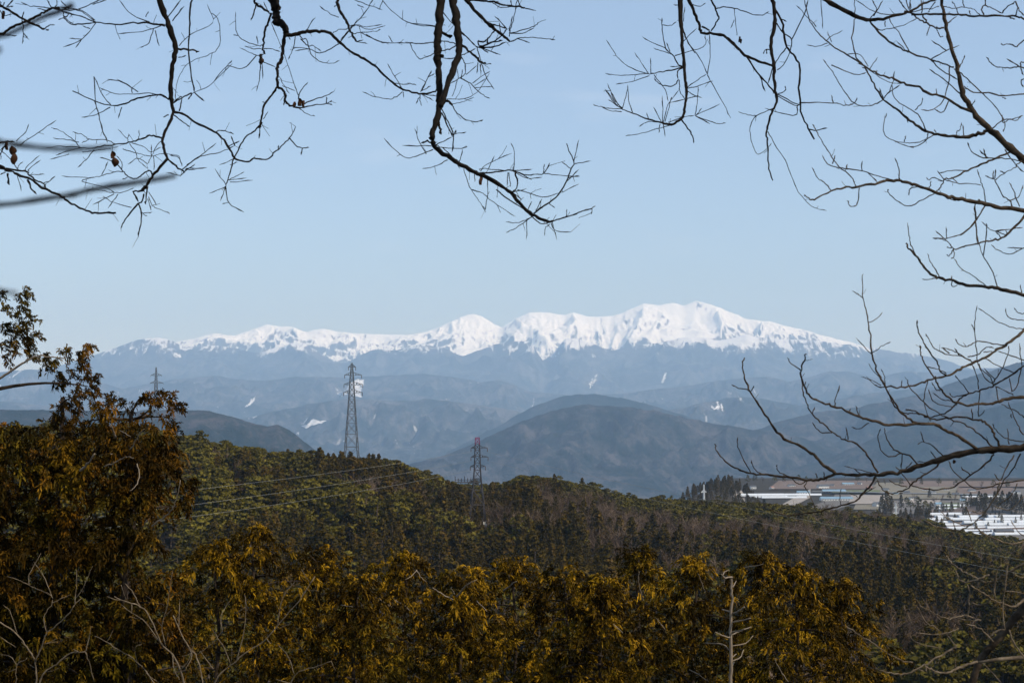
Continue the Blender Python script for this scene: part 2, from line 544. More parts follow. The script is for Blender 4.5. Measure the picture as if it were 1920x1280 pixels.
def ground_z(x, y):
    x, y = np.asarray(x, float), np.asarray(y, float)
    yy = np.maximum(y, 1.0)
    c = np.clip(col_of(x, np.maximum(yy, 60.0)), -300, 2200)
    yr = interp(HILL_Y, c)
    # height of the hill crest below the tree tops
    v = (640.0 - interp(HILL_TOP, c)) / FPX
    zr = (SP + v * CP) / (CP - v * SP) * yr - TREE_H
    near = -1.75 - 0.42 * np.maximum(y, 0) + 0.00085 * np.maximum(y, 0) ** 2 * (y < 247) + 0.0
    near = np.where(y > 200, -1.75 - 0.42 * 200 + 0.00085 * 40000 - 0.08 * (y - 200), near)
    near = np.where(y < 0, -1.75 + 0.05 * y * -1, near)
    foot = -84.0 + 6 * fbm(x / 160, y / 160, 5, 3)
    t = (y - FOOT_Y) / np.maximum(yr - FOOT_Y, 1)
    hill = foot + (zr - foot) * np.where(t < 1, smooth(-0.12, 1.08, t) ** 0.9, 1.0) + 5.0 * fbm(x / 90, y / 90, 8, 3) * np.clip(1 - t, 0, 1)
    vfloor = -205.0 - 330.0 * smooth(1380, 1080, c) * smooth(1500, 3600, y) - (800.0 - 330.0 * smooth(1380, 1080, c)) * smooth(3500, 5600, y)
    s = smooth(0.0, 1.0, (y - yr - 25) / 520.0)
    far = zr * (1 - s) + vfloor * s
    w = smooth(205, 330, y)
    z = near * (1 - w) + np.where(t < 1, hill, far) * w
    # wooded mounds in the valley
    for (mx, my, h, rx, ry) in MOUNDS:
        z = z + h * np.exp(-((x - mx) / rx) ** 2 - ((y - my) / ry) ** 2)
    return z


MOUNDS = []
for (pc, pr, my, rx, ry) in ((1300, 921, 2050, 85, 160), (1365, 926, 2200, 60, 120), (1890, 944, 2300, 95, 110), (1668, 962, 2080, 22, 60), (1720, 966, 2120, 30, 60)):
    p = at(pc, pr, my)
    MOUNDS.append((p[0], my, p[2] + 205.0, rx, ry))

gy = np.concatenate([np.linspace(-40, 200, 61), np.linspace(206, 1300, 150), np.geomspace(1310, 5200, 90), np.geomspace(5600, 57000, 14)])
gu = np.linspace(-0.62, 0.62, 240)
GY, GU = np.meshgrid(gy, gu, indexing='ij')
GX = GU * np.maximum(GY, 40.0)
GZ = ground_z(GX, GY)
M_EARTH, nt, b = material('forest_floor')
nt.links.new(ramp(nt, noise(nt, 0.09, 6.0, 0.6), [(0.3, (0.022, 0.017, 0.010)), (0.6, (0.05, 0.040, 0.026)), (0.8, (0.08, 0.062, 0.042))]), b.inputs['Base Color'])
ri, ci = GX.shape
i_ = np.arange(ri - 1)[:, None] * ci + np.arange(ci - 1)[None, :]
ground = mesh_obj('ground', np.stack([GX, GY, GZ], -1).reshape(-1, 3), np.stack([i_, i_ + 1, i_ + ci + 1, i_ + ci], -1).reshape(-1, 4), M_EARTH, None, True)
tag(ground, kind='structure')

# ================================================================== VALLEY FLOOR: fields, tunnels, houses, pylons
def gz_at(x, y):
    return float(ground_z(np.array([x]), np.array([y]))[0])


def ground_hit(px, py, lo=1450.0, hi=4200.0):
    """Where the sight line through a photo position meets the valley floor."""
    Y = np.linspace(lo, hi, 1200)
    p = at(np.full_like(Y, px), np.full_like(Y, py), Y)
    d = p[:, 2] - ground_z(p[:, 0], p[:, 1])
    k = np.argmax(d < 0) if (d < 0).any() else len(Y) - 1
    return p[k]


FIELD_TINTS = {'bare_soil': (0.17, 0.125, 0.10), 'pale_straw': (0.31, 0.27, 0.235), 'dry_grass': (0.20, 0.175, 0.13), 'grey_paddy': (0.15, 0.135, 0.12), 'green_strip': (0.13, 0.15, 0.075)}
FIELD_MATS = {}
for nm, c in FIELD_TINTS.items():
    m, nt, b = material('field_' + nm)
    f = noise(nt, 0.06, 5.0, 0.6, stretch=(1.0, 3.0, 1.0))
    nt.links.new(ramp(nt, f, [(0.3, tuple(x * 0.72 for x in c)), (0.7, tuple(x * 1.2 for x in c))]), b.inputs['Base Color'])
    FIELD_MATS[nm] = m


def draped(name, corners, mat, lift=0.35, n=14):
    """A field laid over the terrain, its corners given as ground points."""
    c = np.array(corners, float)[:, :2]
    s, t = np.meshgrid(np.linspace(0, 1, n), np.linspace(0, 1, n), indexing='ij')
    P = ((1 - s) * (1 - t))[..., None] * c[0] + (s * (1 - t))[..., None] * c[1] + (s * t)[..., None] * c[2] + ((1 - s) * t)[..., None] * c[3]
    z = ground_z(P[..., 0], P[..., 1]) + lift
    i = np.arange(n - 1)[:, None] * n + np.arange(n - 1)[None, :]
    return tag(mesh_obj(name, np.concatenate([P, z[..., None]], -1).reshape(-1, 3), np.stack([i, i + n, i + n + 1, i + 1], -1).reshape(-1, 4), mat, None, True), kind='structure')


def field(kind, x0, y0, x1, y1, skew=0, lift=0.35):
    """Field between photo columns x0..x1 and rows y0 (far edge) .. y1 (near edge) of the valley."""
    a, b2, c, d = ground_hit(x0 + skew, y0), ground_hit(x1 + skew, y0), ground_hit(x1, y1), ground_hit(x0, y1)
    return draped('field', [a, b2, c, d], FIELD_MATS[kind], lift)


L_ = 0.30
for k, args in enumerate([('grey_paddy', 1375, 921, 1600, 945), ('grey_paddy', 1560, 908, 1720, 940, 12), ('grey_paddy', 1640, 916, 1960, 960, 25), ('grey_paddy', 1730, 950, 2000, 1012, 20), ('dry_grass', 1600, 938, 1660, 956, 8), ('pale_straw', 1690, 934, 1760, 944, 6), ('pale_straw', 1375, 917, 1520, 934), ('bare_soil', 1440, 902, 1625, 918, 20), ('dry_grass', 1630, 906, 1790, 926, 14), ('bare_soil', 1690, 903, 1960, 914),
                          ('pale_straw', 1590, 930, 1660, 947, 6), ('bare_soil', 1795, 916, 1900, 930), ('pale_straw', 1812, 932, 1890, 942), ('dry_grass', 1660, 926, 1800, 938), ('green_strip', 1768, 946, 1800, 958),
                          ('bare_soil', 1740, 958, 1850, 975), ('bare_soil', 1815, 991, 1950, 1000), ('green_strip', 1560, 922, 1650, 927)]):
    field(*args, lift=L_)
    L_ += 0.22
M_ROAD = plain('valley_road_surface', (0.17, 0.17, 0.17))
tag(draped('road', [ground_hit(1520, 925), ground_hit(1525, 923.6), ground_hit(1900, 931), ground_hit(1900, 933)], M_ROAD, L_ + 0.3, 24), kind='structure')

# ---- long vinyl growing tunnels
M_VINYL, nt, b = material('white_vinyl_film')
b.inputs['Base Color'].default_value = (0.60, 0.63, 0.67, 1)
b.inputs['Roughness'].default_value = 0.35
b.inputs['Specular IOR Level'].default_value = 0.5
M_HOOP = plain('tunnel_hoop_steel', (0.35, 0.36, 0.37), 0.5)


def tunnel_meshes(L, R=4.2):
    g, ends, h = Geo(), (Geo(), Geo()), Geo()
    a = np.linspace(0, math.pi, 9)
    prof = np.stack([np.cos(a) * R, 1.2 + np.sin(a) * R * 0.62], -1)
    prof = np.concatenate([[[R, 0]], prof, [[-R, 0]]])
    n = len(prof)
    for i in range(n - 1):
        p, q = prof[i], prof[i + 1]
        g.add([[-L / 2, p[0], p[1]], [L / 2, p[0], p[1]], [L / 2, q[0], q[1]], [-L / 2, q[0], q[1]]], [[0, 1, 2, 3]])
    for s, e in zip((-1, 1), ends):
        v = [[s * (L / 2 - 0.03), p[0], p[1]] for p in prof] + [[s * (L / 2 - 0.03), 0, 0]]
        e.add(v, None, [[i, i + 1, n] for i in range(n - 1)])
    for k in range(7):
        x = -L / 2 + L * k / 6
        for i in range(n - 1):
            h.bar((x, prof[i][0] * 1.01, prof[i][1] * 1.01), (x, prof[i + 1][0] * 1.01, prof[i + 1][1] * 1.01), 0.10, 3)
    return g.mesh('cover', M_VINYL, False), ends[0].mesh('end_wall', M_VINYL), ends[1].mesh('end_wall', M_VINYL), h.mesh('hoops', M_HOOP)


TUNNEL_MESH = {L: tunnel_meshes(L) for L in (60.0, 90.0, 120.0, 45.0)}


def tunnel(px, py, L, rz, label, group):
    p = ground_hit(px, py)
    root = empty('growing_tunnel', (p[0], p[1], gz_at(p[0], p[1]) + 1.6))
    root.rotation_euler.z = rz
    root.scale = (1, 1, 1.0)
    for me, nm in zip(TUNNEL_MESH[L], ('cover', 'end_wall', 'end_wall', 'hoop')):
        o = link(bpy.data.objects.new(nm, me), root)
        if nm == 'hoop': o['kind'] = 'stuff'
    tag(root, label, 'greenhouse', group)


rng = random.Random(5)
ROWS_NEAR = [(1856, 978.5, 120, 'front'), (1800, 978.5, 60, 'front')]
for row, (py, xs) in enumerate([(967, (1775, 1812)), (972, (1788, 1850, 1905)), (977, (1772, 1835, 1900)), (982, (1790, 1860, 1925)), (987, (1806, 1880, 1945)), (993, (1830, 1905)), (999, (1842, 1915)), (1004, (1850, 1920))]):
    for k, px in enumerate(xs):
        L = 90.0 if px > 1820 else 60.0
        where = ('at the far left end', 'in the middle', 'at the right end')[k if len(xs) == 3 else (0, 2)[k]]
        nth = ('farthest', 'second', 'third', 'fourth', 'fifth', 'sixth', 'seventh', 'nearest')[row]
        tunnel(px, py, L, 0.05 + rng.uniform(-0.03, 0.03), f'white tunnel {where} of the {nth} row in the right valley', 'growing tunnels in the right of the valley')
for k, (px, py, L, lab) in enumerate([(1788, 951, 45.0, 'short pale tunnel beside the green strip of grass'), (1778, 957, 45.0, 'short pale tunnel just below the one by the green strip'), (1845, 934, 90.0, 'single white tunnel before the brown field at far right'),
                                      (1395, 932, 120.0, 'long white tunnel at the left end of the far tunnels above the ridge pines'), (1440, 930, 120.0, 'long white tunnel in the middle of the far tunnels above the ridge pines'), (1485, 930, 120.0, 'long white tunnel at the right end of the far tunnels, beside the blue roofs'),
                                      (1420, 934, 120.0, 'long white tunnel showing just over the tops of the ridge pines'), (1470, 935, 90.0, 'shorter white tunnel showing just over the tops of the ridge pines')]):
    tunnel(px, py, L, 0.06, lab, 'growing tunnels in the far part of the valley' if k > 2 else 'scattered growing tunnels')

# ---- houses and sheds
M_WALL_W, M_WALL_B = plain('white_render', (0.62, 0.62, 0.60), scale=0.4, vary=0.1), plain('brown_boarding', (0.16, 0.12, 0.09), scale=0.4)
M_ROOF_G, M_ROOF_B = plain('grey_tile_roof', (0.10, 0.105, 0.115), 0.5, 0.5), plain('blue_sheet_roof', (0.19, 0.29, 0.38), 0.45, 0.2, 0.12)
M_ROOF_R = plain('rust_roof', (0.26, 0.15, 0.12), 0.6, 0.4)
M_PANE = plain('dark_window_glass', (0.03, 0.035, 0.045), 0.15)


def house(px, py, w, d, h, roof_mat, wall_mat, rz, label, cat='house', rise=0.28, name='farmhouse', Y=None):
    p = ground_hit(px, py) if Y is None else at(px, py, Y)
    root = empty(name, (p[0], p[1], gz_at(p[0], p[1]) - 0.3))
    root.rotation_euler.z = rz
    g = Geo()
    g.box((0, 0, h / 2 + 0.3), (w, d, h + 0.6))
    r = d * rise
    g.add([[-w / 2, -d / 2, h + 0.6], [-w / 2, d / 2, h + 0.6], [-w / 2, 0, h + 0.6 + r]], None, [[0, 1, 2]])
    g.add([[w / 2, -d / 2, h + 0.6], [w / 2, 0, h + 0.6 + r], [w / 2, d / 2, h + 0.6]], None, [[0, 1, 2]])
    g.build('wall', wall_mat, root)
    f, o = Geo(), 0.7
    for s in (-1, 1):
        a, b2 = np.array([0, s * (d / 2 + o), h + 0.6 - o * rise * 2 + 0.03]), np.array([0, 0, h + 0.6 + r + 0.03])
        for dz in (0.0, 0.25):
            pass
        v = [[x, q[1], q[2] + z] for z in (0, 0.25) for x in (-w / 2 - o, w / 2 + o) for q in (a, b2)]
        f.add(v, [[0, 1, 3, 2], [4, 6, 7, 5], [0, 2, 6, 4], [1, 5, 7, 3], [0, 4, 5, 1], [2, 3, 7, 6]])
    f.build('roof', roof_mat, root)
    nwin = max(2, int(w // 5))
    for k in range(nwin):
        wv = Geo()
        wv.box(((k + 0.5) / nwin * w - w / 2, -d / 2 - 0.05, 1.9 + 0.3), (1.9, 0.12, 1.4))
        wv.build('window', M_PANE, root)
    dr = Geo()
    dr.box((w * 0.31, -d / 2 - 0.06, 1.2), (1.1, 0.13, 2.1)) if False else dr.box((-w / 2 + 0.4 + 0.6, -d / 2 - 0.06, 1.2), (1.0, 0.2, 2.0))
    dr.build('door', M_WALL_B, root)
    tag(root, label, cat)


house(1543, 916, 24, 12, 6, M_ROOF_G, M_WALL_W, 0.2, 'white farmhouse with grey roof above the blue roofed sheds')
house(1560, 912, 10, 7, 3.5, M_ROOF_G, M_WALL_W, -0.3, 'small white outbuilding beside the grey roofed farmhouse')
house(1563, 924, 48, 16, 4, M_ROOF_B, M_WALL_W, 0.05, 'long shed with pale blue roof in the upper row', 'shed', 0.2, 'farm_shed')
house(1590, 910, 26, 11, 4, M_ROOF_B, M_WALL_W, 0.05, 'blue roofed shed standing by the brown field edge', 'shed', 0.2, 'farm_shed')
house(1568, 938, 62, 15, 4, M_ROOF_B, M_WALL_W, 0.04, 'longest blue roofed shed right behind the ridge pines', 'shed', 0.2, 'farm_shed')
house(1506, 926, 26, 11, 4, M_ROOF_B, M_WALL_W, 0.0, 'blue roofed shed at the end of the far white tunnels', 'shed', 0.2, 'farm_shed')
house(1645, 950, 14, 12, 5.5, M_ROOF_G, M_WALL_W, 0.5, 'white gabled house left of the dark tree clump')
house(1484, 913, 15, 9, 4, M_ROOF_G, M_WALL_W, 0.3, 'small house with grey roof far left at the wood edge')
house(1760, 949, 12, 9, 4.5, M_ROOF_B, M_WALL_W, 0.1, 'small blue roofed house by the short tunnels')
house(1882, 1004, 26, 12, 7, M_ROOF_G, M_WALL_B, 0.05, 'dark barn in front of the right white tunnels', 'barn', 0.22, 'barn')
house(1735, 921, 12, 8, 4.5, M_ROOF_R, M_WALL_W, -0.2, 'small house with rusty roof in the brown fields')
house(1822, 923, 13, 9, 4.5, M_ROOF_G, M_WALL_W, 0.2, 'small grey roofed house between the brown fields')

SMALL = [(1612, 909, 'G', 'W', 'just right of the blue roofed shed by the brown field'), (1630, 918, 'R', 'B', 'alone on the bare field above the white gabled house'), (1660, 921, 'G', 'W', 'up the field behind the white gabled house'), (1678, 929, 'B', 'W', 'behind the top of the dark tree clump'),
         (1700, 926, 'G', 'B', 'left of the rusty roofed house'), (1748, 927, 'G', 'W', 'right of the rusty roofed house'), (1775, 920, 'R', 'W', 'between the rusty roofed house and the far grey one'), (1792, 930, 'G', 'B', 'below the far grey roofed house'), (1712, 938, 'G', 'W', 'in front of the trees above the short tunnels'),
         (1805, 941, 'B', 'W', 'beside the green strip'), (1768, 962, 'G', 'W', 'at the far left of the right tunnels'), (1905, 926, 'G', 'W', 'at the right end of the brown fields'), (1447, 917, 'R', 'W', 'above the middle far tunnel'), (1412, 916, 'G', 'W', 'above the leftmost far tunnel')]
for k, (px, py, rf, wl_, where) in enumerate(SMALL):
    house(px, py, 9 + 3 * (k % 3), 7 + k % 2, 4 + 0.5 * (k % 3), {'G': M_ROOF_G, 'R': M_ROOF_R, 'B': M_ROOF_B}[rf], M_WALL_W if wl_ == 'W' else M_WALL_B, (k * 0.7) % 1.2 - 0.5,
          f'small {"white" if wl_ == "W" else "brown"} house {where}')

# ---- steel lattice pylons
M_STEEL = plain('galvanised_steel', (0.12, 0.135, 0.15), 0.55, 0.3, 0.2)
M_STEEL_PALE = plain('pale_weathered_steel', (0.55, 0.57, 0.58), 0.5, 0.3, 0.1)
M_STEEL_BROWN = plain('brown_painted_steel', (0.075, 0.068, 0.070), 0.55, 0.3, 0.2)
M_RED = plain('red_warning_paint', (0.26, 0.075, 0.15), 0.5, 0.8, 0.15)
M_INSUL = plain('brown_insulator_glaze', (0.10, 0.075, 0.065), 0.3, 2.0)
M_CONC = plain('pale_concrete', (0.55, 0.53, 0.48), 0.8, 0.5)
M_WIRE = plain('aluminium_cable', (0.26, 0.25, 0.22), 0.5, 0.5, 0.1)


def pylon(base, H, widths, arms, label, mat, leg_r, br_r, rz=0.2, top_red=False, footing=True, deck=None, panels=11, n_ins=True):
    """widths: (fraction of height, half width) pairs; arms: (fraction of height, reach left, reach right)."""
    root = empty('pylon', base)
    root.rotation_euler.z = rz
    hw = lambda t: float(np.interp(t, [w[0] for w in widths], [w[1] for w in widths]))
    ts = np.linspace(0, 1, 24)
    corners = ((-1, -1), (1, -1), (1, 1), (-1, 1))
    red_from = 0.95
    for (sx, sy) in corners:
        g = Geo()
        tt = ts[ts < red_from] if top_red else ts
        g.tube([[sx * hw(t), sy * hw(t), H * t] for t in tt], [leg_r * (1.1 - 0.5 * t) for t in tt], 4)
        g.build('leg', mat, root)
        if footing:
            c = Geo()
            c.box((sx * hw(0), sy * hw(0), 0.1), (1.9, 1.9, 1.5))
            c.build('footing', M_CONC, root)
    lv = [0.0]
    while lv[-1] < 0.985:
        lv.append(min(1.0, lv[-1] + max(0.022, 2.1 * hw(lv[-1]) / H * (11.0 / panels))))
    body, top = Geo(), Geo()
    for a, b2 in zip(lv[:-1], lv[1:]):
        tgt = top if (top_red and b2 > red_from) else body
        for i in range(4):
            c0, c1 = corners[i], corners[(i + 1) % 4]
            A = np.array([c0[0] * hw(a), c0[1] * hw(a), H * a]); B = np.array([c1[0] * hw(a), c1[1] * hw(a), H * a])
            C2 = np.array([c0[0] * hw(b2), c0[1] * hw(b2), H * b2]); D2 = np.array([c1[0] * hw(b2), c1[1] * hw(b2), H * b2])
            tgt.bar(A, D2, br_r, 3); tgt.bar(B, C2, br_r, 3); tgt.bar(C2, D2, br_r * 1.15, 3)
            if tgt is top:
                tgt.bar(A, C2, leg_r * 0.6, 3)
    body.build('bracing', mat, root)
    if top_red:
        top.build('tower_head', M_RED, root)
    for (t, l, r) in arms:
        for s, reach in ((-1, l), (1, r)):
            if not reach: continue
            g = Geo()
            w, z = hw(t), H * t
            tip = np.array([s * reach, 0, z + 0.25])
            for sy in (-1, 1):
                g.bar((s * w, sy * w, z), tip, br_r * 1.35, 3)
                g.bar((s * w, sy * w, z + H * 0.028), tip, br_r * 1.2, 3)
            for k in (0.3, 0.6):
                for sy in (-1, 1):
                    p = np.array([s * w, sy * w, z]) * (1 - k) + tip * k
                    q = np.array([s * w, sy * w, z + H * 0.028]) * (1 - k) + tip * k
                    g.bar(p, q, br_r, 3)
                g.bar(np.array([s * w, -w, z]) * (1 - k) + tip * k, np.array([s * w, w, z]) * (1 - k) + tip * k, br_r, 3)
            g.build('crossarm', mat, root)
            if n_ins:
                ins = Geo()
                n = 13
                zz = np.linspace(0, -2.2, n)
                ins.tube([[tip[0], 0, tip[2] + q] for q in zz], [0.26 if k % 2 else 0.12 for k in range(n)], 6)
                ins.build('insulator', M_INSUL, root)
    if deck:
        t, l, r = deck
        g = Geo()
        z = H * t
        g.box(((r - l) / 2, 0, z), (l + r, 2.2, 0.45))
        for k in range(9):
            x = -l + (l + r) * k / 8
            for sy in (-1.05, 1.05):
                g.bar((x, sy, z + 0.2), (x, sy, z + 2.2 * (1.5 if k % 3 == 0 else 1)), 0.11, 3)
        for sy in (-1.05, 1.05):
            g.bar((-l, sy, z + 1.3), (r, sy, z + 1.3), 0.1, 3)
        for x in (-l * 0.45, -l * 0.8):
            g.bar((x, 0, z - 0.2), (-hw(t) , 0, z - 4.5), 0.12, 3)
        g.build('work_platform', mat, root)
    tag(root, label, 'pylon', 'steel pylons')
    return root


def spot(px, py, Y):
    p = at(px, py, Y)
    return (float(p[0]), float(Y), float(p[2]))


YA = 905.0
pa, pa_top = at(659, 868, YA), at(664, 680, YA)
pylon((pa[0], YA, pa[2]), pa_top[2] - pa[2], [(0, 4.9), (0.12, 4.0), (0.5, 2.4), (0.66, 1.8), (0.86, 1.1), (1, 0.35)], [(0.875, 4.6, 6.2), (0.78, 5.0, 7.0), (0.70, 5.2, 6.8), (0.955, 2.2, 2.4)],
      'tall grey lattice pylon rising behind the wooded ridge, left of centre', M_STEEL, 0.29, 0.14, 0.25, footing=False, panels=11)
YB = 800.0
pb, pb_top = at(895, 982, YB), at(896, 820, YB)
PB = (pb[0], YB, pb[2])
HB = pb_top[2] - pb[2]
pylon(PB, HB, [(0, 4.7), (0.30, 3.2), (0.47, 2.3), (0.62, 1.75), (1, 1.15)], [(0.875, 3.6, 5.6), (0.77, 3.6, 6.0), (0.66, 4.0, 4.6)],
      'brown pylon with red top and a side platform, standing on the wooded hill', M_STEEL_BROWN, 0.25, 0.12, 0.12, True, True, (0.485, 12.5, 1.6), 10)
YC = 2300.0
pc, pc_top = at(292, 770, YC), at(293, 688, YC)
pylon((pc[0], YC, pc[2] - 60), pc_top[2] - pc[2] + 60, [(0, 8), (0.6, 3.0), (0.8, 2.0), (1, 0.7)], [(0.895, 8.5, 9), (0.80, 9.5, 11.5)],
      'distant pylon standing behind the top of the left conifer', M_STEEL, 0.55, 0.30, 0.1, footing=False, panels=9)
for (px, y0, y1, Y, lab) in ((1320, 908, 946, 1750, 'small pale pylon before the dark wooded mound'), (1680, 943, 974, 1900, 'small white pylon before the dark tree clump in the valley')):
    q, qt = at(px, y1, Y), at(px, y0, Y)
    pylon((q[0], Y, min(q[2], gz_at(q[0], Y))), qt[2] - min(q[2], gz_at(q[0], Y)), [(0, 3.4), (0.4, 1.9), (0.75, 1.0), (1, 0.4)], [(0.90, 4.2, 4.2), (0.78, 4.8, 4.8), (0.66, 4.2, 4.2)], lab, M_STEEL_PALE, 0.36, 0.22, 0.5, footing=False, panels=8)


def cable(label, a, b2, sag, r=0.10):
    a, b2 = np.array(a, float), np.array(b2, float)
    t = np.linspace(0, 1, 49)
    p = a + (b2 - a) * t[:, None]
    p[:, 2] -= sag * 4 * t * (1 - t)
    g = Geo()
    g.tube(p, np.full(len(t), r), 4)
    tag(g.build('power_cable', M_WIRE), label, 'cable', 'cables strung from the red topped pylon')


# the three left cables, towards the viewpoint's left; the right ones run down over the hill
for k, (tarm, px1, py1) in enumerate(((0.875, 150, 942), (0.77, 150, 973), (0.66, 150, 996))):
    tip = np.array([PB[0] - 4.0, PB[1], PB[2] + HB * tarm - 2.0])
    q = at(px1, py1, 420.0)
    cable(('highest', 'middle', 'lowest')[k] + ' of the three pale cables crossing the left wooded ridge', tip, q, 1.2 + 0.2 * k, 0.045)
for k, (tarm, px1, py1) in enumerate(((0.875, 2080, 1078), (0.77, 2080, 1106))):
    tip = np.array([PB[0] + 6.0, PB[1], PB[2] + HB * tarm - 2.0])
    q = at(px1, py1, 430.0)
    cable(('upper', 'lower')[k] + ' of the two pale cables crossing the right bare wood', tip, q, 2.2, 0.05)

# ================================================================== THE WOODED HILL
def leaf_material(name, lo, hi, extra=None, scale=0.0, transl=0.0, vary=0.6):
    """Foliage: a tone per leaf clump (attribute) and one per tree."""
    m, nt, b = material(name)
    at_ = nt.nodes.new('ShaderNodeAttribute')
    at_.attribute_name = 'tone'
    oi = nt.nodes.new('ShaderNodeObjectInfo')
    f = math_node(nt, 'FRACT', math_node(nt, 'ADD', math_node(nt, 'MULTIPLY', at_.outputs['Fac'], vary), math_node(nt, 'MULTIPLY', oi.outputs['Random'], 1.0 - vary)))
    stops = [(0.0, lo), (1.0, hi)] if extra is None else [(0.0, lo), (0.62, hi), (1.0, extra)]
    nt.links.new(ramp(nt, f, stops), b.inputs['Base Color'])
    b.inputs['Roughness'].default_value = 0.7
    b.inputs['Specular IOR Level'].default_value = 0.04
    if transl:
        b.inputs['Transmission Weight'].default_value = 0.0
    return m


M_PINE = leaf_material('pine_needles', (0.024, 0.020, 0.0035), (0.095, 0.077, 0.011), (0.20, 0.158, 0.023), vary=0.55)
M_CEDAR = leaf_material('cedar_foliage', (0.022, 0.016, 0.003), (0.062, 0.043, 0.006), (0.115, 0.063, 0.010), vary=0.5)
M_TWIG = leaf_material('bare_twig_bark', (0.055, 0.035, 0.020), (0.120, 0.080, 0.050), (0.19, 0.140, 0.098), vary=0.5)
M_TRUNK = plain('pine_trunk_bark', (0.10, 0.075, 0.055), 0.9, 2.0, 0.4)


def rand_unit(r, n):
    v = r.normal(size=(n, 3))
    return v / np.linalg.norm(v, axis=1)[:, None]


def clump_faces(r, centres, radii, n_each, size, flat=0.6, droop=0.0):
    """n_each leafy quads round every centre; returns verts, quads, tone."""
    n = len(centres)
    c = np.repeat(centres, n_each, 0)
    R = np.repeat(radii, n_each)[:, None]
    u = rand_unit(r, n * n_each)
    u[:, 2] = np.abs(u[:, 2]) * 1.0 - 0.35
    pos = c + u * R * (r.random((n * n_each, 1)) ** 0.4) * np.array([1, 1, flat])
    nrm = u + 0.7 * rand_unit(r, n * n_each)
    nrm /= np.linalg.norm(nrm, axis=1)[:, None] + 1e-9
    a = np.cross(nrm, rand_unit(r, n * n_each))
    a /= np.linalg.norm(a, axis=1)[:, None] + 1e-9
    b = np.cross(nrm, a)
    s = size * (0.55 + 0.9 * r.random((n * n_each, 1)))
    v = np.stack([pos - a * s - b * s * 0.35, pos + a * s * 0.2 - b * s * 0.6, pos + a * s + b * s * 0.3, pos - a * s * 0.25 + b * s * 0.65], 1)
    v[:, :, 2] -= droop * s * r.random((n * n_each, 1))
    q = np.arange(n * n_each * 4).reshape(-1, 4)
    tone = np.repeat(np.clip(np.repeat(r.random(n), n_each) * 0.7 + r.random(n * n_each) * 0.3, 0, 1), 4)
    return v.reshape(-1, 3), q, tone


def pine_geo(seed, lod=1.0):
    """Red pine about 14 m tall: bare lower trunk, tiers of rounded needle pads."""
    r = np.random.default_rng(seed)
    H = 14.0
    n = int(42 * (0.55 + 0.45 * lod))
    t = np.sort(r.random(n)) ** 0.85
    h = H * (0.26 + 0.72 * t)
    prof = np.interp(t, [0, 0.25, 0.6, 0.85, 1], [0.65, 1.0, 0.85, 0.5, 0.1])
    ang = r.random(n) * 6.283
    d = prof * 3.9 * (0.30 + 0.70 * r.random(n) ** 0.5)
    lean = r.normal(size=2) * 0.35
    c = np.stack([np.cos(ang) * d + lean[0] * t, np.sin(ang) * d + lean[1] * t, h], -1)
    rad = (1.5 - 0.7 * t) * (0.75 + 0.5 * r.random(n))
    crown = Geo()
    v, q, tone = clump_faces(r, c, rad * 1.15, int(17 * lod), 0.46 / lod ** 0.45, 0.5)
    crown.add(v, q, None, tone)
    trunk = Geo()
    trunk.tube([[0, 0, -2.5], [lean[0] * .3, lean[1] * .3, H * .5], [lean[0], lean[1], H * .95]], [0.26, 0.18, 0.04], 5)
    for k in range(0, n, 3 if lod > 0.8 else 6):
        trunk.tube([[lean[0] * t[k], lean[1] * t[k], c[k, 2] - 0.8], c[k]], [0.07, 0.03], 3)
    return crown, trunk


def cedar_geo(seed, lod=1.0):
    """Cedar about 16 m: a narrow cone of drooping tiers with a spire top."""
    r = np.random.default_rng(seed)
    H = 16.0
    n = int(46 * (0.5 + 0.5 * lod))
    t = (np.arange(n) + r.random(n)) / n
    rad0 = 2.9 * (1 - t) ** 0.75 + 0.12
    ang = np.arange(n) * 2.4 + r.random(n)
    d = rad0 * (0.55 + 0.4 * r.random(n))
    c = np.stack([np.cos(ang) * d, np.sin(ang) * d, H * (0.18 + 0.82 * t)], -1)
    crown = Geo()
    v, q, tone = clump_faces(r, c, 0.45 + 0.55 * rad0 * 0.7, int(12 * lod), 0.42 / lod ** 0.45, 0.8, 0.9)
    crown.add(v, q, None, tone)
    trunk = Geo()
    trunk.tube([[0, 0, -2.5], [0, 0, H * .5], [0, 0, H * 0.97]], [0.28, 0.18, 0.03], 5)
    return crown, trunk


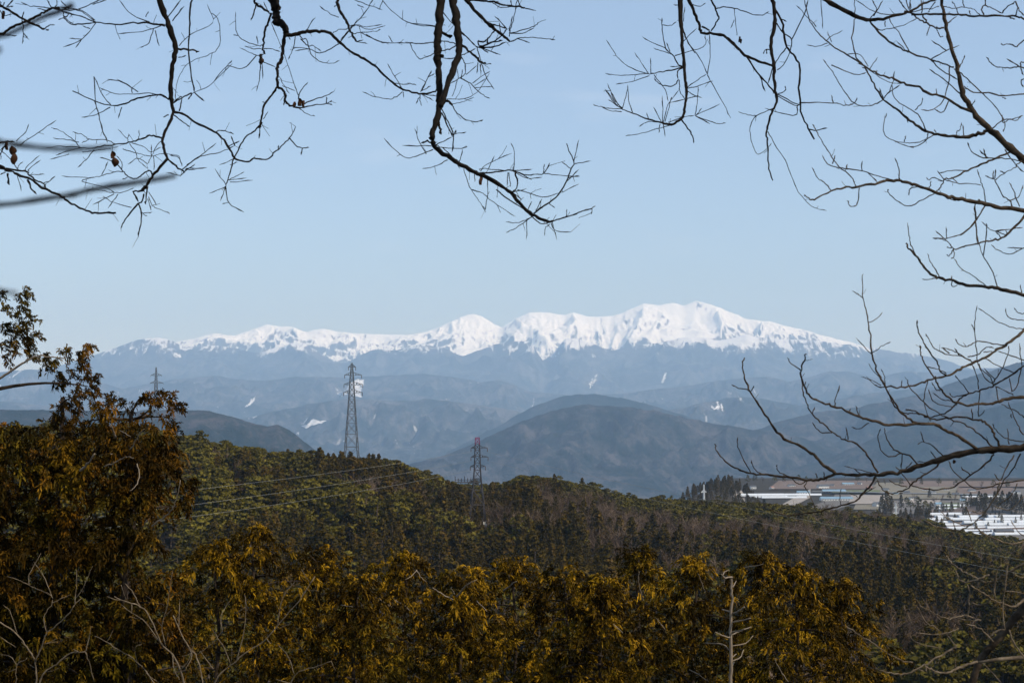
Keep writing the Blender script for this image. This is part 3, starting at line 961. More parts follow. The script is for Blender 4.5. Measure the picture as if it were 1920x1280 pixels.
def bare_geo(seed, lod=1.0):
    """Leafless broadleaf about 12 m: forking limbs and a haze of fine twigs."""
    r = np.random.default_rng(seed)
    H = 12.0
    crown, trunk = Geo(), Geo()
    trunk.tube([[0, 0, -2.5], [0.1, 0, H * 0.3], [0.25 * r.normal(), 0.25 * r.normal(), H * 0.62]], [0.20, 0.15, 0.09], 5)
    n = 15
    V, Q, T = [], [], []
    for k in range(n):
        z0 = H * (0.22 + 0.4 * r.random())
        a = r.random() * 6.283
        L = H * (0.28 + 0.22 * r.random())
        e = np.array([math.cos(a) * L * 0.55, math.sin(a) * L * 0.55, L])
        p0 = np.array([0, 0, z0])
        trunk.tube([p0, p0 + e * 0.5 + r.normal(size=3) * 0.15, p0 + e], [0.07, 0.045, 0.02], 3)
        for j in range(int(11 * lod)):
            s = p0 + e * (0.35 + 0.65 * r.random())
            dvec = np.array([math.cos(a), math.sin(a), 1.1]) * 0.5 + r.normal(size=3) * 0.45
            dvec[2] = abs(dvec[2]) * 0.9 + 0.15
            tip = s + dvec * (1.2 + 1.3 * r.random())
            w = np.cross(dvec, r.normal(size=3)); w = w / (np.linalg.norm(w) + 1e-9) * 0.055 / lod ** 0.5
            i = len(V) * 4
            mid = (s + tip) / 2 + r.normal(size=3) * 0.12
            V.append([s - w, s + w, mid + w * 0.9, mid - w * 0.9]); Q.append([i, i + 1, i + 2, i + 3]); T += [r.random()] * 4
            i = len(V) * 4
            V.append([mid - w * 0.9, mid + w * 0.9, tip + w * 0.3, tip - w * 0.3]); Q.append([i, i + 1, i + 2, i + 3]); T += [T[-1]] * 4
    crown.add(np.array(V).reshape(-1, 3), Q, None, np.array(T))
    return crown, trunk


KINDS_ = {'pine': (pine_geo, M_PINE, 'pine_tree'), 'cedar': (cedar_geo, M_CEDAR, 'cedar_tree'), 'bare': (bare_geo, M_TWIG, 'bare_tree')}
NVAR = 6
FULL, WOOD_SHAPES = {}, {}
for kd, (fn, mt, nm) in KINDS_.items():
    FULL[kd] = []
    WOOD_SHAPES[kd] = bpy.data.collections.new('wood_shapes_' + kd)
    for s in range(NVAR):
        c_, t_ = fn(100 + s, 1.0)
        tm = M_TRUNK if kd != 'bare' else mt
        FULL[kd].append((c_.mesh('crown', mt), t_.mesh('trunk', tm)))
        v1, f1 = c_.data(); v2, f2 = t_.data()
        both = mesh_np('wood_shape', np.concatenate([v1, v2]), [f1[0]] + [f + len(v1) for f in f2], (mt, tm), False, np.concatenate(c_.a + t_.a))
        WOOD_SHAPES[kd].objects.link(bpy.data.objects.new('wood_shape', both))

# ---- where the trees stand
rg = np.random.default_rng(77)
NT = 9000
Yt = np.sqrt(rg.random(NT) * (1260.0 ** 2 - 335.0 ** 2) + 335.0 ** 2)
Ct = rg.random(NT) * 2240 - 160
Xt = (Ct - 960) / FPX * Yt
keep = Yt < interp(HILL_Y, Ct) + 55
# denser line along the crest
cc = rg.random(1100) * 2240 - 160
yc = interp(HILL_Y, cc) + rg.normal(size=1100) * 22
Yt = np.concatenate([Yt[keep], yc]); Ct = np.concatenate([Ct[keep], cc]); Xt = (Ct - 960) / FPX * Yt
# the mounds in the valley
for (mx, my, h, rx, ry) in MOUNDS:
    n = int(rx * ry / 55)
    Xt = np.concatenate([Xt, mx + rg.normal(size=n) * rx * 0.75]); Yt = np.concatenate([Yt, my + rg.normal(size=n) * ry * 0.6])
Ct = col_of(Xt, Yt)
Zt = ground_z(Xt, Yt)
clear = ~((np.abs(Xt - PB[0]) < 5.5) & (np.abs(Yt - PB[1] + 6) < 22)) & ~((np.abs(Xt - pa[0]) < 7) & (np.abs(Yt - YA) < 9)) & ~((np.abs(Xt - PB[0]) < 4.0) & (Yt > PB[1] - 95) & (Yt < PB[1]))
Xt, Yt, Zt, Ct = Xt[clear], Yt[clear], Zt[clear], Ct[clear]
N = len(Xt)
n1 = fbm(Xt / 75, Yt / 110, 301, 4)
n2 = fbm(Xt / 60 + 9, Yt / 90, 302, 4)
n3 = rg.random(N) - 0.5
tt = (Yt - FOOT_Y) / (interp(HILL_Y, Ct) - FOOT_Y)
right = smooth(1180, 1560, Ct)
# suitability of each kind over the hill
s_bare = 0.05 + 1.5 * n2 + 0.9 * n3 + 0.50 * right * (1 - smooth(0.78, 0.98, tt)) - 0.25 * smooth(1500, 800, Ct) * smooth(0.6, 1, tt) + 0.12 * np.exp(-((Ct - 1030) / 130) ** 2) * (np.abs(tt - 0.75) < 0.25)
s_cedar = 0.15 + 1.4 * n1 + 0.9 * (rg.random(N) - 0.5) + 0.75 * smooth(0.75, 0.30, tt) + 0.5 * np.exp(-((Ct - 600) / 130) ** 2) * smooth(0.55, 0.9, tt) + 0.5 * np.exp(-((Ct - 1020) / 110) ** 2) * smooth(0.85, 1.0, tt)
s_pine = 0.10 - 0.9 * n1 - 0.7 * n2 + 0.9 * (rg.random(N) - 0.5) + 0.5 * smooth(520, 380, Ct) + 0.30 * smooth(0.55, 0.95, tt) + 0.9 * np.exp(-((Ct - 640) / 100) ** 2 - ((tt - 0.5) / 0.28) ** 2)
s_pine = np.where(Yt > 1400, -1, s_pine); s_bare = np.where(Yt > 1400, -1, s_bare)
which = np.argmax(np.stack([s_pine, s_cedar, s_bare]), 0)
NAMES3 = ('pine', 'cedar', 'bare')
Ht = np.array([14.0, 16.0, 12.0])[which]
scl = (0.80 + 0.72 * rg.random(N) ** 1.3) * (1 + 0.28 * fbm(Xt / 45, Yt / 45, 321, 2))
scl = scl * np.where((tt > 0.93) & (which == 1), 0.92, 1.0) * np.where(Yt > 1400, 0.85, 1.0)
# crest trees must not overtop the surveyed skyline
vtop = (640.0 - interp(HILL_TOP, np.clip(Ct, -300, 2200))) / FPX
zlim = (SP + vtop * CP) / (CP - vtop * SP) * Yt + np.where(rg.random(N) < 0.14, 6.0, 1.2) * rg.random(N)
room = (zlim - Zt) / Ht
scl = np.where((Yt < 1400), np.minimum(scl, np.maximum(room, 0.25)), scl)
yaw = rg.random(N) * 6.283
# ---- how much of each shows
FORE = [(0, 700), (180, 720), (330, 760), (345, 1040), (480, 1030), (620, 1090), (760, 1085), (950, 1090), (1200, 1085), (1430, 1085), (1560, 1130), (1640, 1230), (1700, 1290), (1920, 1290)]
order = np.argsort(Yt)
buf = interp(FORE, np.arange(1920.0))
shown = np.zeros(N)
for i in order:
    top, w = row_of(Zt[i] + Ht[i] * scl[i], Yt[i]), 2.4 * scl[i] / Yt[i] * FPX
    a, b_ = int(max(0, Ct[i] - w)), int(min(1920, Ct[i] + w + 1))
    if b_ <= a: continue
    base = row_of(Zt[i] + (4 if which[i] == 0 else 2), Yt[i])
    vis = np.clip(np.minimum(buf[a:b_], base) - top, 0, None)
    shown[i] = vis.sum()
    buf[a:b_] = np.minimum(buf[a:b_], top + 0.25 * (base - top))

ZONES = [(-999, 345, 'behind the left conifer'), (345, 470, 'on the left shoulder'), (470, 610, 'left of the grey pylon'), (610, 730, 'below the grey pylon'), (730, 850, 'between the two tall pylons'),
         (850, 950, 'by the red topped pylon'), (950, 1110, 'on the central knoll'), (1110, 1260, 'right of the knoll'), (1260, 1400, 'before the wooded mound'),
         (1400, 1560, 'below the long white tunnels'), (1560, 1700, 'below the blue roofed sheds'), (1700, 1800, 'below the brown fields'), (1800, 2999, 'below the right tunnels')]


def zone_label(kd, i):
    z = next(t for a, b_, t in ZONES if a <= Ct[i] < b_)
    d = tt[i]
    lvl = ('at the crest' if d > 0.93 else 'below the crest' if d > 0.78 else 'high up' if d > 0.58 else 'halfway up' if d > 0.36 else 'low down' if d > 0.15 else 'at the foot')
    near6 = np.argsort((Xt - Xt[i]) ** 2 + (Yt - Yt[i]) ** 2)[1:8]
    maj = np.bincount(which[near6], minlength=3)
    co = 'among ' + ('pines', 'cedars', 'leafless trees')[int(maj.argmax())] if maj.max() >= 5 else 'in mixed wood'
    if Yt[i] > 1400: lvl = 'out in the valley'
    sz = 'very tall' if scl[i] > 1.15 else 'tall' if scl[i] > 1.0 else 'middling' if scl[i] > 0.86 else 'small' if scl[i] > 0.65 else 'very small'
    wd = 'slim' if (i * 37) % 100 < 33 else 'broad' if (i * 37) % 100 > 66 else 'plain'
    look = {'pine': 'olive pine', 'cedar': 'dark cedar', 'bare': 'leafless tree'}[kd]
    return f'{sz} {wd} {look} {co} {z}, {lvl}'.replace(' plain', '')


GROUPS3 = {'pine': 'pines on the wooded hill', 'cedar': 'cedars on the wooded hill', 'bare': 'leafless trees on the wooded hill'}
single = np.zeros(N, bool)
for k, kd in enumerate(NAMES3):
    idx = np.where((which == k) & (shown > 0))[0]
    idx = idx[np.argsort(-shown[idx])][:275]
    single[idx] = True
    for i in idx:
        cm, tm = FULL[kd][i % NVAR]
        root = empty(KINDS_[kd][2], (Xt[i], Yt[i], Zt[i]))
        root.rotation_euler.z = yaw[i]
        w = scl[i] * (0.95 + 0.45 * ((i * 37) % 100) / 100) * (1.15 if kd == 'pine' else 1.0)
        root.scale = (w, w, scl[i])
        link(bpy.data.objects.new('crown', cm), root)
        link(bpy.data.objects.new('trunk', tm), root)
        tag(root, zone_label(kd, i), 'tree', GROUPS3[kd])
    rest = np.where((which == k) & ~single & (shown > -1))[0]
    # the others, hundreds that merge into one wood: points that carry one of the tree shapes each
    me = bpy.data.meshes.new('wood_points')
    me.vertices.add(len(rest))
    me.vertices.foreach_set('co', np.stack([Xt[rest], Yt[rest], Zt[rest]], -1).astype(np.float32).ravel())
    wid = scl[rest] * (0.95 + 0.45 * ((rest * 37) % 100) / 100) * (1.15 if kd == 'pine' else 1.0)
    for an, tp, vals in (('yaw', 'FLOAT', yaw[rest]), ('tall', 'FLOAT', scl[rest]), ('wide', 'FLOAT', wid), ('shape', 'INT', rest % NVAR)):
        at2 = me.attributes.new(an, tp, 'POINT')
        at2.data.foreach_set('value', np.asarray(vals, np.int32 if tp == 'INT' else np.float32))
    o = link(bpy.data.objects.new({'pine': 'pine_wood', 'cedar': 'cedar_wood', 'bare': 'leafless_wood'}[kd], me))
    ng = bpy.data.node_groups.new('plant_' + kd, 'GeometryNodeTree')
    ng.interface.new_socket('Geometry', in_out='INPUT', socket_type='NodeSocketGeometry')
    ng.interface.new_socket('Geometry', in_out='OUTPUT', socket_type='NodeSocketGeometry')
    gi, go = ng.nodes.new('NodeGroupInput'), ng.nodes.new('NodeGroupOutput')
    iop, ci = ng.nodes.new('GeometryNodeInstanceOnPoints'), ng.nodes.new('GeometryNodeCollectionInfo')
    ci.inputs['Collection'].default_value = WOOD_SHAPES[kd]
    ci.inputs['Separate Children'].default_value = True
    ci.inputs['Reset Children'].default_value = True
    iop.inputs['Pick Instance'].default_value = True

    def named(an, tp):
        n_ = ng.nodes.new('GeometryNodeInputNamedAttribute')
        n_.data_type = tp
        n_.inputs['Name'].default_value = an
        return n_.outputs['Attribute']
    rot, scv = ng.nodes.new('ShaderNodeCombineXYZ'), ng.nodes.new('ShaderNodeCombineXYZ')
    ng.links.new(named('yaw', 'FLOAT'), rot.inputs['Z'])
    wd_ = named('wide', 'FLOAT')
    ng.links.new(wd_, scv.inputs['X']); ng.links.new(wd_, scv.inputs['Y']); ng.links.new(named('tall', 'FLOAT'), scv.inputs['Z'])
    ng.links.new(gi.outputs[0], iop.inputs['Points'])
    ng.links.new(ci.outputs[0], iop.inputs['Instance'])
    ng.links.new(named('shape', 'INT'), iop.inputs['Instance Index'])
    ng.links.new(rot.outputs[0], iop.inputs['Rotation'])
    ng.links.new(scv.outputs[0], iop.inputs['Scale'])
    ng.links.new(iop.outputs[0], go.inputs[0])
    o.modifiers.new('planting', 'NODES').node_group = ng
    tag(o, kind='stuff')

# ---- trees standing among the fields
HEDGE = [('cedar', 1655, 960, 1.9), ('cedar', 1663, 962, 2.1), ('cedar', 1672, 958, 1.7), ('cedar', 1652, 955, 1.5), ('cedar', 1690, 956, 1.8), ('pine', 1708, 960, 1.6), ('pine', 1722, 958, 1.8), ('pine', 1735, 962, 1.6), ('pine', 1746, 960, 1.3), ('cedar', 1743, 936, 1.4),
         ('pine', 1700, 948, 1.2), ('bare', 1715, 944, 1.5), ('bare', 1752, 948, 1.5), ('bare', 1766, 944, 1.4), ('pine', 1780, 938, 1.2), ('bare', 1790, 942, 1.3), ('pine', 1808, 946, 1.5), ('cedar', 1820, 950, 1.7), ('cedar', 1836, 954, 1.8), ('pine', 1848, 950, 1.6), ('cedar', 1866, 958, 2.0),
         ('cedar', 1880, 962, 2.2), ('cedar', 1893, 960, 2.0), ('cedar', 1906, 964, 2.2), ('cedar', 1916, 966, 2.0), ('pine', 1870, 950, 1.6), ('pine', 1402, 907, 1.5), ('pine', 1416, 905, 1.5), ('bare', 1430, 907, 1.4), ('pine', 1452, 906, 1.3), ('cedar', 1470, 905, 1.4), ('pine', 1498, 905, 1.4),
         ('pine', 1512, 906, 1.2), ('bare', 1528, 908, 1.2), ('pine', 1608, 904, 1.4), ('bare', 1625, 906, 1.4), ('pine', 1642, 908, 1.4), ('bare', 1660, 912, 1.3), ('pine', 1690, 912, 1.4), ('bare', 1712, 914, 1.3), ('cedar', 1728, 910, 1.3), ('pine', 1760, 912, 1.4), ('pine', 1792, 914, 1.3), ('bare', 1840, 916, 1.4), ('pine', 1862, 914, 1.3), ('pine', 1890, 916, 1.4)]
HL = {'pine': 'round green tree', 'cedar': 'dark pointed tree', 'bare': 'grey leafless tree'}
for k, (kd, px, py, sc_) in enumerate(HEDGE):
    p = ground_hit(px, py)
    cm, tm = FULL[kd][k % NVAR]
    root = empty(KINDS_[kd][2], (p[0], p[1], gz_at(p[0], p[1])))
    root.scale = (sc_ * 1.1, sc_ * 1.1, sc_)
    root.rotation_euler.z = k * 1.7
    link(bpy.data.objects.new('crown', cm), root)
    link(bpy.data.objects.new('trunk', tm), root)
    place = ('at the far edge of the fields' if py < 920 else 'in the clump by the small white pylon' if px < 1700 else 'beside the short tunnels' if px < 1800 else 'in the dark clump behind the right tunnels')
    near = ('above the far white tunnels' if px < 1500 else 'near the white farmhouse' if px < 1600 else 'above the white gabled house' if px < 1700 else 'over the rusty roofed house' if px < 1800 else 'at the right edge') if py < 920 else ('tall' if sc_ > 1.75 else 'low')
    tag(root, f'{HL[kd]} {place}, {near}' if py < 920 else f'{near} {HL[kd]} {place}', 'tree', 'trees among the valley fields')

# ================================================================== CONIFERS IN FRONT
def frond_material(name, stops):
    m, nt, b = material(name)
    a = nt.nodes.new('ShaderNodeAttribute')
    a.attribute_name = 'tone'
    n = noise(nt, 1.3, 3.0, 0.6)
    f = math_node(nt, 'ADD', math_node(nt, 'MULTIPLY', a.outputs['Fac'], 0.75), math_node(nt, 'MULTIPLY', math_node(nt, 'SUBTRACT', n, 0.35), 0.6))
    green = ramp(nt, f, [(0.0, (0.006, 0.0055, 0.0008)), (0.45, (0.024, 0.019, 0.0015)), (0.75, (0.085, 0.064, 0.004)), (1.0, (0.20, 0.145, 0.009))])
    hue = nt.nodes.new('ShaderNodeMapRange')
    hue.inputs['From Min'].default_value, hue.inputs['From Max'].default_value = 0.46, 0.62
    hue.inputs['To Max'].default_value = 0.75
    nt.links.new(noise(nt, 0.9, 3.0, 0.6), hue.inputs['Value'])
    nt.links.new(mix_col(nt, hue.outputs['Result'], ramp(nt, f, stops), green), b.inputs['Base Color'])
    b.inputs['Roughness'].default_value = 0.6
    b.inputs['Specular IOR Level'].default_value = 0.04
    return m


M_FROND = frond_material('golden_cypress_fronds', [(0.0, (0.008, 0.0045, 0.0006)), (0.44, (0.036, 0.020, 0.0012)), (0.66, (0.19, 0.100, 0.004)), (1.0, (0.42, 0.225, 0.009))])
M_FROND_B = frond_material('russet_cedar_fronds', [(0.0, (0.008, 0.0045, 0.0008)), (0.44, (0.028, 0.015, 0.0014)), (0.70, (0.090, 0.040, 0.003)), (1.0, (0.24, 0.100, 0.006))])
M_PALE = plain('pale_dead_bark', (0.20, 0.155, 0.11), 0.8, 6.0, 0.3)
M_GREYB = plain('conifer_bark', (0.035, 0.025, 0.018), 0.85, 5.0, 0.4)


def fronds(r, c, out, L0, n_fr, w0, tone_c):
    """Sprays of drooping, flat fronds: n_fr at every centre c, growing along out and then hanging."""
    n = len(c) * n_fr
    tuft = out * 0.65 + rand_unit(r, len(c)) * 0.75
    tuft[:, 2] += 0.15
    tuft /= np.linalg.norm(tuft, axis=1)[:, None] + 1e-9
    # the fronds leave a short drooping twig one after another, to either side
    along = r.random((n, 1))
    tw = np.repeat(tuft, n_fr, 0)
    C = np.repeat(c, n_fr, 0) + tw * L0 * 1.15 * along + np.array([0, 0, -1.0]) * L0 * 0.55 * along ** 2 + r.normal(size=(n, 3)) * L0 * 0.10
    d = tw * 0.75 + r.normal(size=(n, 3)) * 0.50
    d /= np.linalg.norm(d, axis=1)[:, None] + 1e-9
    L = L0 * (0.36 + 0.50 * r.random((n, 1)))
    dn = np.array([0, 0, -1.0])
    p1 = C + d * L * 0.45
    d2 = d * 0.75 + dn * (0.35 + 0.55 * r.random((n, 1)))
    p2 = p1 + d2 * L * 0.38
    p3 = p2 + (d2 * 0.6 + dn * 0.5 * r.random((n, 1))) * L * 0.28
    s = np.cross(d, rand_unit(r, n))
    s /= np.linalg.norm(s, axis=1)[:, None] + 1e-9
    w = w0 * (0.6 + 0.8 * r.random((n, 1)))
    V = np.stack([C - s * w * 0.35, C + s * w * 0.35, p1 - s * w, p1 + s * w, p2 - s * w * 0.75, p2 + s * w * 0.75, p3], 1).reshape(-1, 3)
    k = np.arange(n)[:, None] * 7
    q = np.concatenate([k + np.array([[0, 1, 3, 2]]), k + np.array([[2, 3, 5, 4]])])
    t = k + np.array([[4, 5, 6]])
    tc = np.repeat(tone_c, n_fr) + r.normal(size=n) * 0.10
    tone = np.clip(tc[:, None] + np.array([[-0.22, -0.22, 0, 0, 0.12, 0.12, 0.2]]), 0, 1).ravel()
    return V, q, t, tone


def conifer(name, trunk_px, Y, top_py, lobes, label, seed, mat, limbs=(), per=16, L0=0.19, n_fr=9, w0=0.022, trunk_r=0.13, limb_share=0.4, group='conifers on the near slope'):
    """lobes: (x, y, z, rx, rz) boughs in world metres."""
    r = np.random.default_rng(seed)
    top = at(trunk_px, top_py, Y)
    bz = gz_at(top[0], Y) - 0.3
    root = empty(name, (top[0], Y, bz))
    base = np.array([top[0], Y, bz])
    g = Geo()
    zt = np.linspace(bz, top[2], 14)
    H = top[2] - bz
    g.tube([[top[0] + 0.05 * math.sin(k * 1.3 + seed), Y + 0.05 * math.cos(k * 1.7), z] for k, z in enumerate(zt)] - base, [trunk_r * (1 - 0.9 * k / 13) + 0.008 for k in range(14)], 8)
    g.build('trunk', M_GREYB, root, True)
    cg = Geo()
    for li, (x, y, z, rx, rz) in enumerate(lobes):
        m = max(7, int(per * (rx / 0.35) ** 1.6 * (0.7 + 0.6 * r.random())))
        u = rand_unit(r, m)
        rad = r.random((m, 1)) ** 0.42
        c = np.array([x, y, z]) + u * rad * np.array([rx, rx, rz])
        ax = np.array([top[0], Y, z])
        o = c - ax
        o[:, 2] *= 0.3
        o = o / (np.linalg.norm(o, axis=1)[:, None] + 0.15) + u * 0.45
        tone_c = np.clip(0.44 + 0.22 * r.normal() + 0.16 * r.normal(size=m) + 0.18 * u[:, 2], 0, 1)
        fine = min(1.0, 0.38 + rx / 0.24)
        V, q, t, tone = fronds(r, c, o, L0 * fine * (0.8 + 0.4 * r.random()), n_fr, w0 * (0.5 + 0.5 * fine), tone_c)
        cg.add(V - base, q, t, tone)
        if r.random() < limb_share:
            lg = Geo()
            dist = math.hypot(x - top[0], y - Y)
            z0 = min(z - 0.15 * dist + 0.1, top[2] - 0.1)
            s = np.array([top[0], Y, z0]); e = np.array([x, y, z])
            mid = (s + e) / 2 + np.array([0, 0, 0.10 * dist]) + r.normal(size=3) * 0.04
            tt_ = np.linspace(0, 1, 8)[:, None]
            pts = (1 - tt_) ** 2 * s + 2 * tt_ * (1 - tt_) * mid + tt_ ** 2 * e
            lg.tube(pts - base, np.linspace(0.012 + 0.012 * dist, 0.005, 8), 5)
            lg.build('limb', M_GREYB, root, True)
    cg.build('crown', mat, root)
    for (w, pts) in limbs:
        p = np.array(pts, float)
        lg = Geo()
        P = at(p[:, 0], p[:, 1], Y - 1.35 + 0.25 * r.random())
        P[:, 1] += np.linspace(0.15, -0.1, len(P))
        P, R = smooth_path(P, np.linspace(w * 0.8, w * 0.4, len(P)) * 0.5 / FPX * Y, r, 0.004)
        lg.tube(P - base, R, 6)
        lg.build('broken_limb', M_PALE, root, True)
    tag(root, label, 'tree', group)
    return root


def smooth_path(P, R, r=None, wob=0.0, sub=4):
    """Catmull-Rom through the points with a slight natural wander."""
    P = np.asarray(P, float)
    if len(P) == 1: return P, R
    A = np.concatenate([2 * P[:1] - P[1:2], P, 2 * P[-1:] - P[-2:-1]])
    out, rad = [], []
    for i in range(1, len(A) - 2):
        p0, p1, p2, p3 = A[i - 1], A[i], A[i + 1], A[i + 2]
        for k in range(sub):
            t = k / sub
            out.append(0.5 * (2 * p1 + (p2 - p0) * t + (2 * p0 - 5 * p1 + 4 * p2 - p3) * t * t + (3 * p1 - p0 - 3 * p2 + p3) * t ** 3))
            rad.append(R[i - 1] * (1 - t) + R[i] * t)
    out.append(P[-1]); rad.append(R[-1])
    out, rad = np.array(out), np.array(rad)
    if r is not None and wob:
        n = r.normal(size=out.shape) * wob
        n[0] = 0
        out = out + n * np.minimum(1, 1)
    return out, rad


def lobe_px(px, py, Y, dY, r_px, flat=0.7):
    p = at(px, py, Y + dY)
    k = (Y + dY) / FPX
    return (float(p[0]), float(p[1]), float(p[2]), r_px * k, r_px * k * flat)


def zpt(zone, pts):
    ox, oy, s = zone
    return [(ox + x * s, oy + y * s) for x, y in pts]


Z3 = (0, 520, 0.375)
# ---- the three big conifers at the left edge
rl = random.Random(12)
YL = 16.0
LOB = {0: [], 1: [], 2: []}
for (x, y, q) in [(118, 88, 26), (140, 78, 18), (85, 150, 30), (95, 120, 24), (60, 195, 30), (150, 214, 26), (120, 225, 22), (112, 252, 34), (160, 292, 30), (90, 292, 34), (130, 330, 26), (20, 330, 36), (60, 362, 32), (120, 372, 30), (30, 405, 28),
                  (10, 240, 30), (20, 160, 30), (30, 270, 34), (0, 90, 20), (320, 378, 28), (375, 385, 26), (428, 358, 28), (450, 348, 16), (400, 412, 24), (342, 462, 26), (290, 482, 24), (250, 420, 26), (222, 432, 24), (300, 535, 26), (285, 512, 20), (402, 445, 26),
                  (432, 485, 26), (412, 532, 28), (462, 570, 24), (440, 545, 28), (470, 490, 16), (215, 398, 20), (160, 400, 20)]:
    LOB[0].append(lobe_px(*zpt(Z3, [(x, y)])[0], YL, rl.uniform(-0.25, 0.25), q * 0.375 * 0.92))
for (x, y, q) in [(350, 618, 28), (300, 645, 34), (395, 590, 28), (335, 670, 32), (300, 722, 30), (380, 655, 26), (285, 690, 24), (370, 600, 22), (310, 770, 36), (265, 720, 14)]:
    LOB[1].append(lobe_px(*zpt(Z3, [(x, y)])[0], YL - 0.4, rl.uniform(-0.3, 0.3), q * 0.375 * 1.0))
for (x, y, q) in [(580, 608, 34), (622, 655, 38), (552, 622, 22), (700, 602, 34), (770, 575, 30), (740, 600, 30), (832, 608, 32), (850, 592, 16), (762, 642, 36), (872, 655, 34), (895, 648, 18), (822, 700, 40), (540, 665, 40), (470, 672, 36), (500, 660, 26), (420, 720, 36), (362, 742, 34),
                  (505, 735, 44), (600, 730, 44), (700, 720, 44), (785, 765, 46), (850, 755, 36), (650, 790, 44), (560, 800, 44), (470, 800, 44), (740, 830, 46), (830, 830, 36), (790, 880, 40), (700, 890, 44), (600, 880, 44), (780, 940, 36), (840, 900, 30), (760, 1000, 34), (930, 1045, 30), (910, 1090, 36), (925, 1150, 30), (905, 1130, 26), (945, 1010, 18)]:
    LOB[2].append(lobe_px(*zpt(Z3, [(x, y)])[0], YL - 0.8, rl.uniform(-0.45, 0.35), q * 0.375 * 1.0))
MASS = [(-80, 800), (40, 796), (90, 800), (115, 805), (200, 800), (300, 830), (318, 860), (312, 900), (300, 960), (284, 1010), (300, 1060), (335, 1090), (350, 1200), (360, 1330), (-80, 1330)]


def inside(px, py, poly):
    c, n = False, len(poly)
    for i in range(n):
        (x1, y1), (x2, y2) = poly[i], poly[(i + 1) % n]
        if (y1 > py) != (y2 > py) and px < (x2 - x1) * (py - y1) / (y2 - y1) + x1: c = not c
    return c


for k in range(620):
    x, y = rl.uniform(-80, 350), rl.uniform(800, 1330)
    if not inside(x, y, MASS): continue
    LOB[0 if x < 70 else 1 if x < 190 else 2].append(lobe_px(x, y, YL - 0.5, rl.uniform(-1.1, 1.3), rl.uniform(15, 34), 0.65))
for k in range(60):
    tr = (245, 112, -34)[k % 3]
    LOB[(2, 1, 0)[k % 3]].append(lobe_px(tr + rl.uniform(-16, 16), rl.uniform(800, 1320), YL - 0.9, rl.uniform(-0.5, -0.1), rl.uniform(16, 28), 0.7))
PALE = [(6.5, [(380, 968), (430, 935), (487, 883)]), (5.5, [(553, 802), (562, 770), (573, 738)]), (2, [(578, 768), (615, 775), (665, 795)]), (3, [(608, 672), (645, 638)]), (3, [(628, 862), (670, 820), (700, 780), (735, 755)]),
        (3, [(500, 950), (560, 928), (600, 908), (640, 895), (680, 902)]), (2.5, [(665, 935), (688, 985), (680, 1040), (665, 1060)]), (3.5, [(740, 1250), (820, 1195), (860, 1150), (890, 1095), (912, 1010)]), (5, [(398, 1246), (430, 1215), (465, 1188)]), (2, [(540, 885), (565, 882)])]
PALE = [(w, zpt(Z3, p)) for w, p in PALE]
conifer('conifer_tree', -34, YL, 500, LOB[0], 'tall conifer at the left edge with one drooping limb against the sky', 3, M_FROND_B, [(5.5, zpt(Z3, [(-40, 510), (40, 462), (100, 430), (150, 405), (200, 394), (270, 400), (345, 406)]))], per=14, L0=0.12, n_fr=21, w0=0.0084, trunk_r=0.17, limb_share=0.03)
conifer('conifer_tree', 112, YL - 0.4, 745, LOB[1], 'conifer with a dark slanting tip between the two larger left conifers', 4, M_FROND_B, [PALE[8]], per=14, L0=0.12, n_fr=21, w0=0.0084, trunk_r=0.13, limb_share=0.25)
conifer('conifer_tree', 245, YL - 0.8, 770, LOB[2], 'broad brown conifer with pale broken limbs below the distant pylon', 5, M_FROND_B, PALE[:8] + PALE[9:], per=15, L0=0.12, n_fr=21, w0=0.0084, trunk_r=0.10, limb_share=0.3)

# ---- the belt of golden cypress tops along the bottom
ZA, ZB = (540, 980, 1 / 3), (1080, 980, 1 / 3)
PALE_ROW = [(3.6, zpt(ZA, [(925, 440), (880, 410), (838, 378), (815, 360)])), (4.2, zpt(ZA, [(945, 425), (968, 395), (1000, 352), (1062, 314)])), (2.5, zpt(ZA, [(935, 410), (928, 385), (920, 358)])), (4.2, zpt(ZA, [(1212, 390), (1250, 355), (1284, 320)])),
            (3, zpt(ZA, [(1463, 445), (1488, 383)])), (2.4, zpt(ZA, [(600, 443), (650, 465), (692, 488)])), (2.4, zpt(ZA, [(605, 500), (560, 460), (520, 425)])), (2.4, zpt(ZA, [(1062, 448), (1120, 492)])), (3, zpt(ZA, [(785, 692), (832, 722)])),
            (3, zpt(ZA, [(640, 615), (688, 633)])), (3, zpt(ZA, [(655, 818), (710, 855), (772, 885)])), (2, zpt(ZA, [(722, 270), (695, 298), (660, 315)])), (2, zpt(ZA, [(795, 603), (826, 550)])), (1.8, zpt(ZA, [(290, 470), (370, 466)])), (2.2, zpt(ZA, [(720, 275), (745, 300), (780, 325)])),
            (3, zpt(ZB, [(728, 384), (705, 330), (683, 282)])), (3, zpt(ZB, [(388, 455), (360, 370), (350, 320), (352, 268)])), (3, zpt(ZB, [(508, 614), (478, 570), (450, 532)])), (2, zpt(ZB, [(215, 578), (262, 612)])), (2.6, zpt(ZB, [(645, 835), (740, 880)])),
            (2.8, zpt(ZB, [(1205, 905), (1150, 830), (1112, 758)])), (2.2, zpt(ZB, [(1085, 695), (1120, 650), (1168, 578)])), (2.4, zpt(ZB, [(1085, 380), (1060, 360), (1040, 350)])), (2.2, zpt(ZB, [(975, 345), (990, 300)])), (2.2, zpt(ZB, [(280, 460), (310, 430)])), (2.4, zpt(ZB, [(960, 255), (1050, 225)]))]
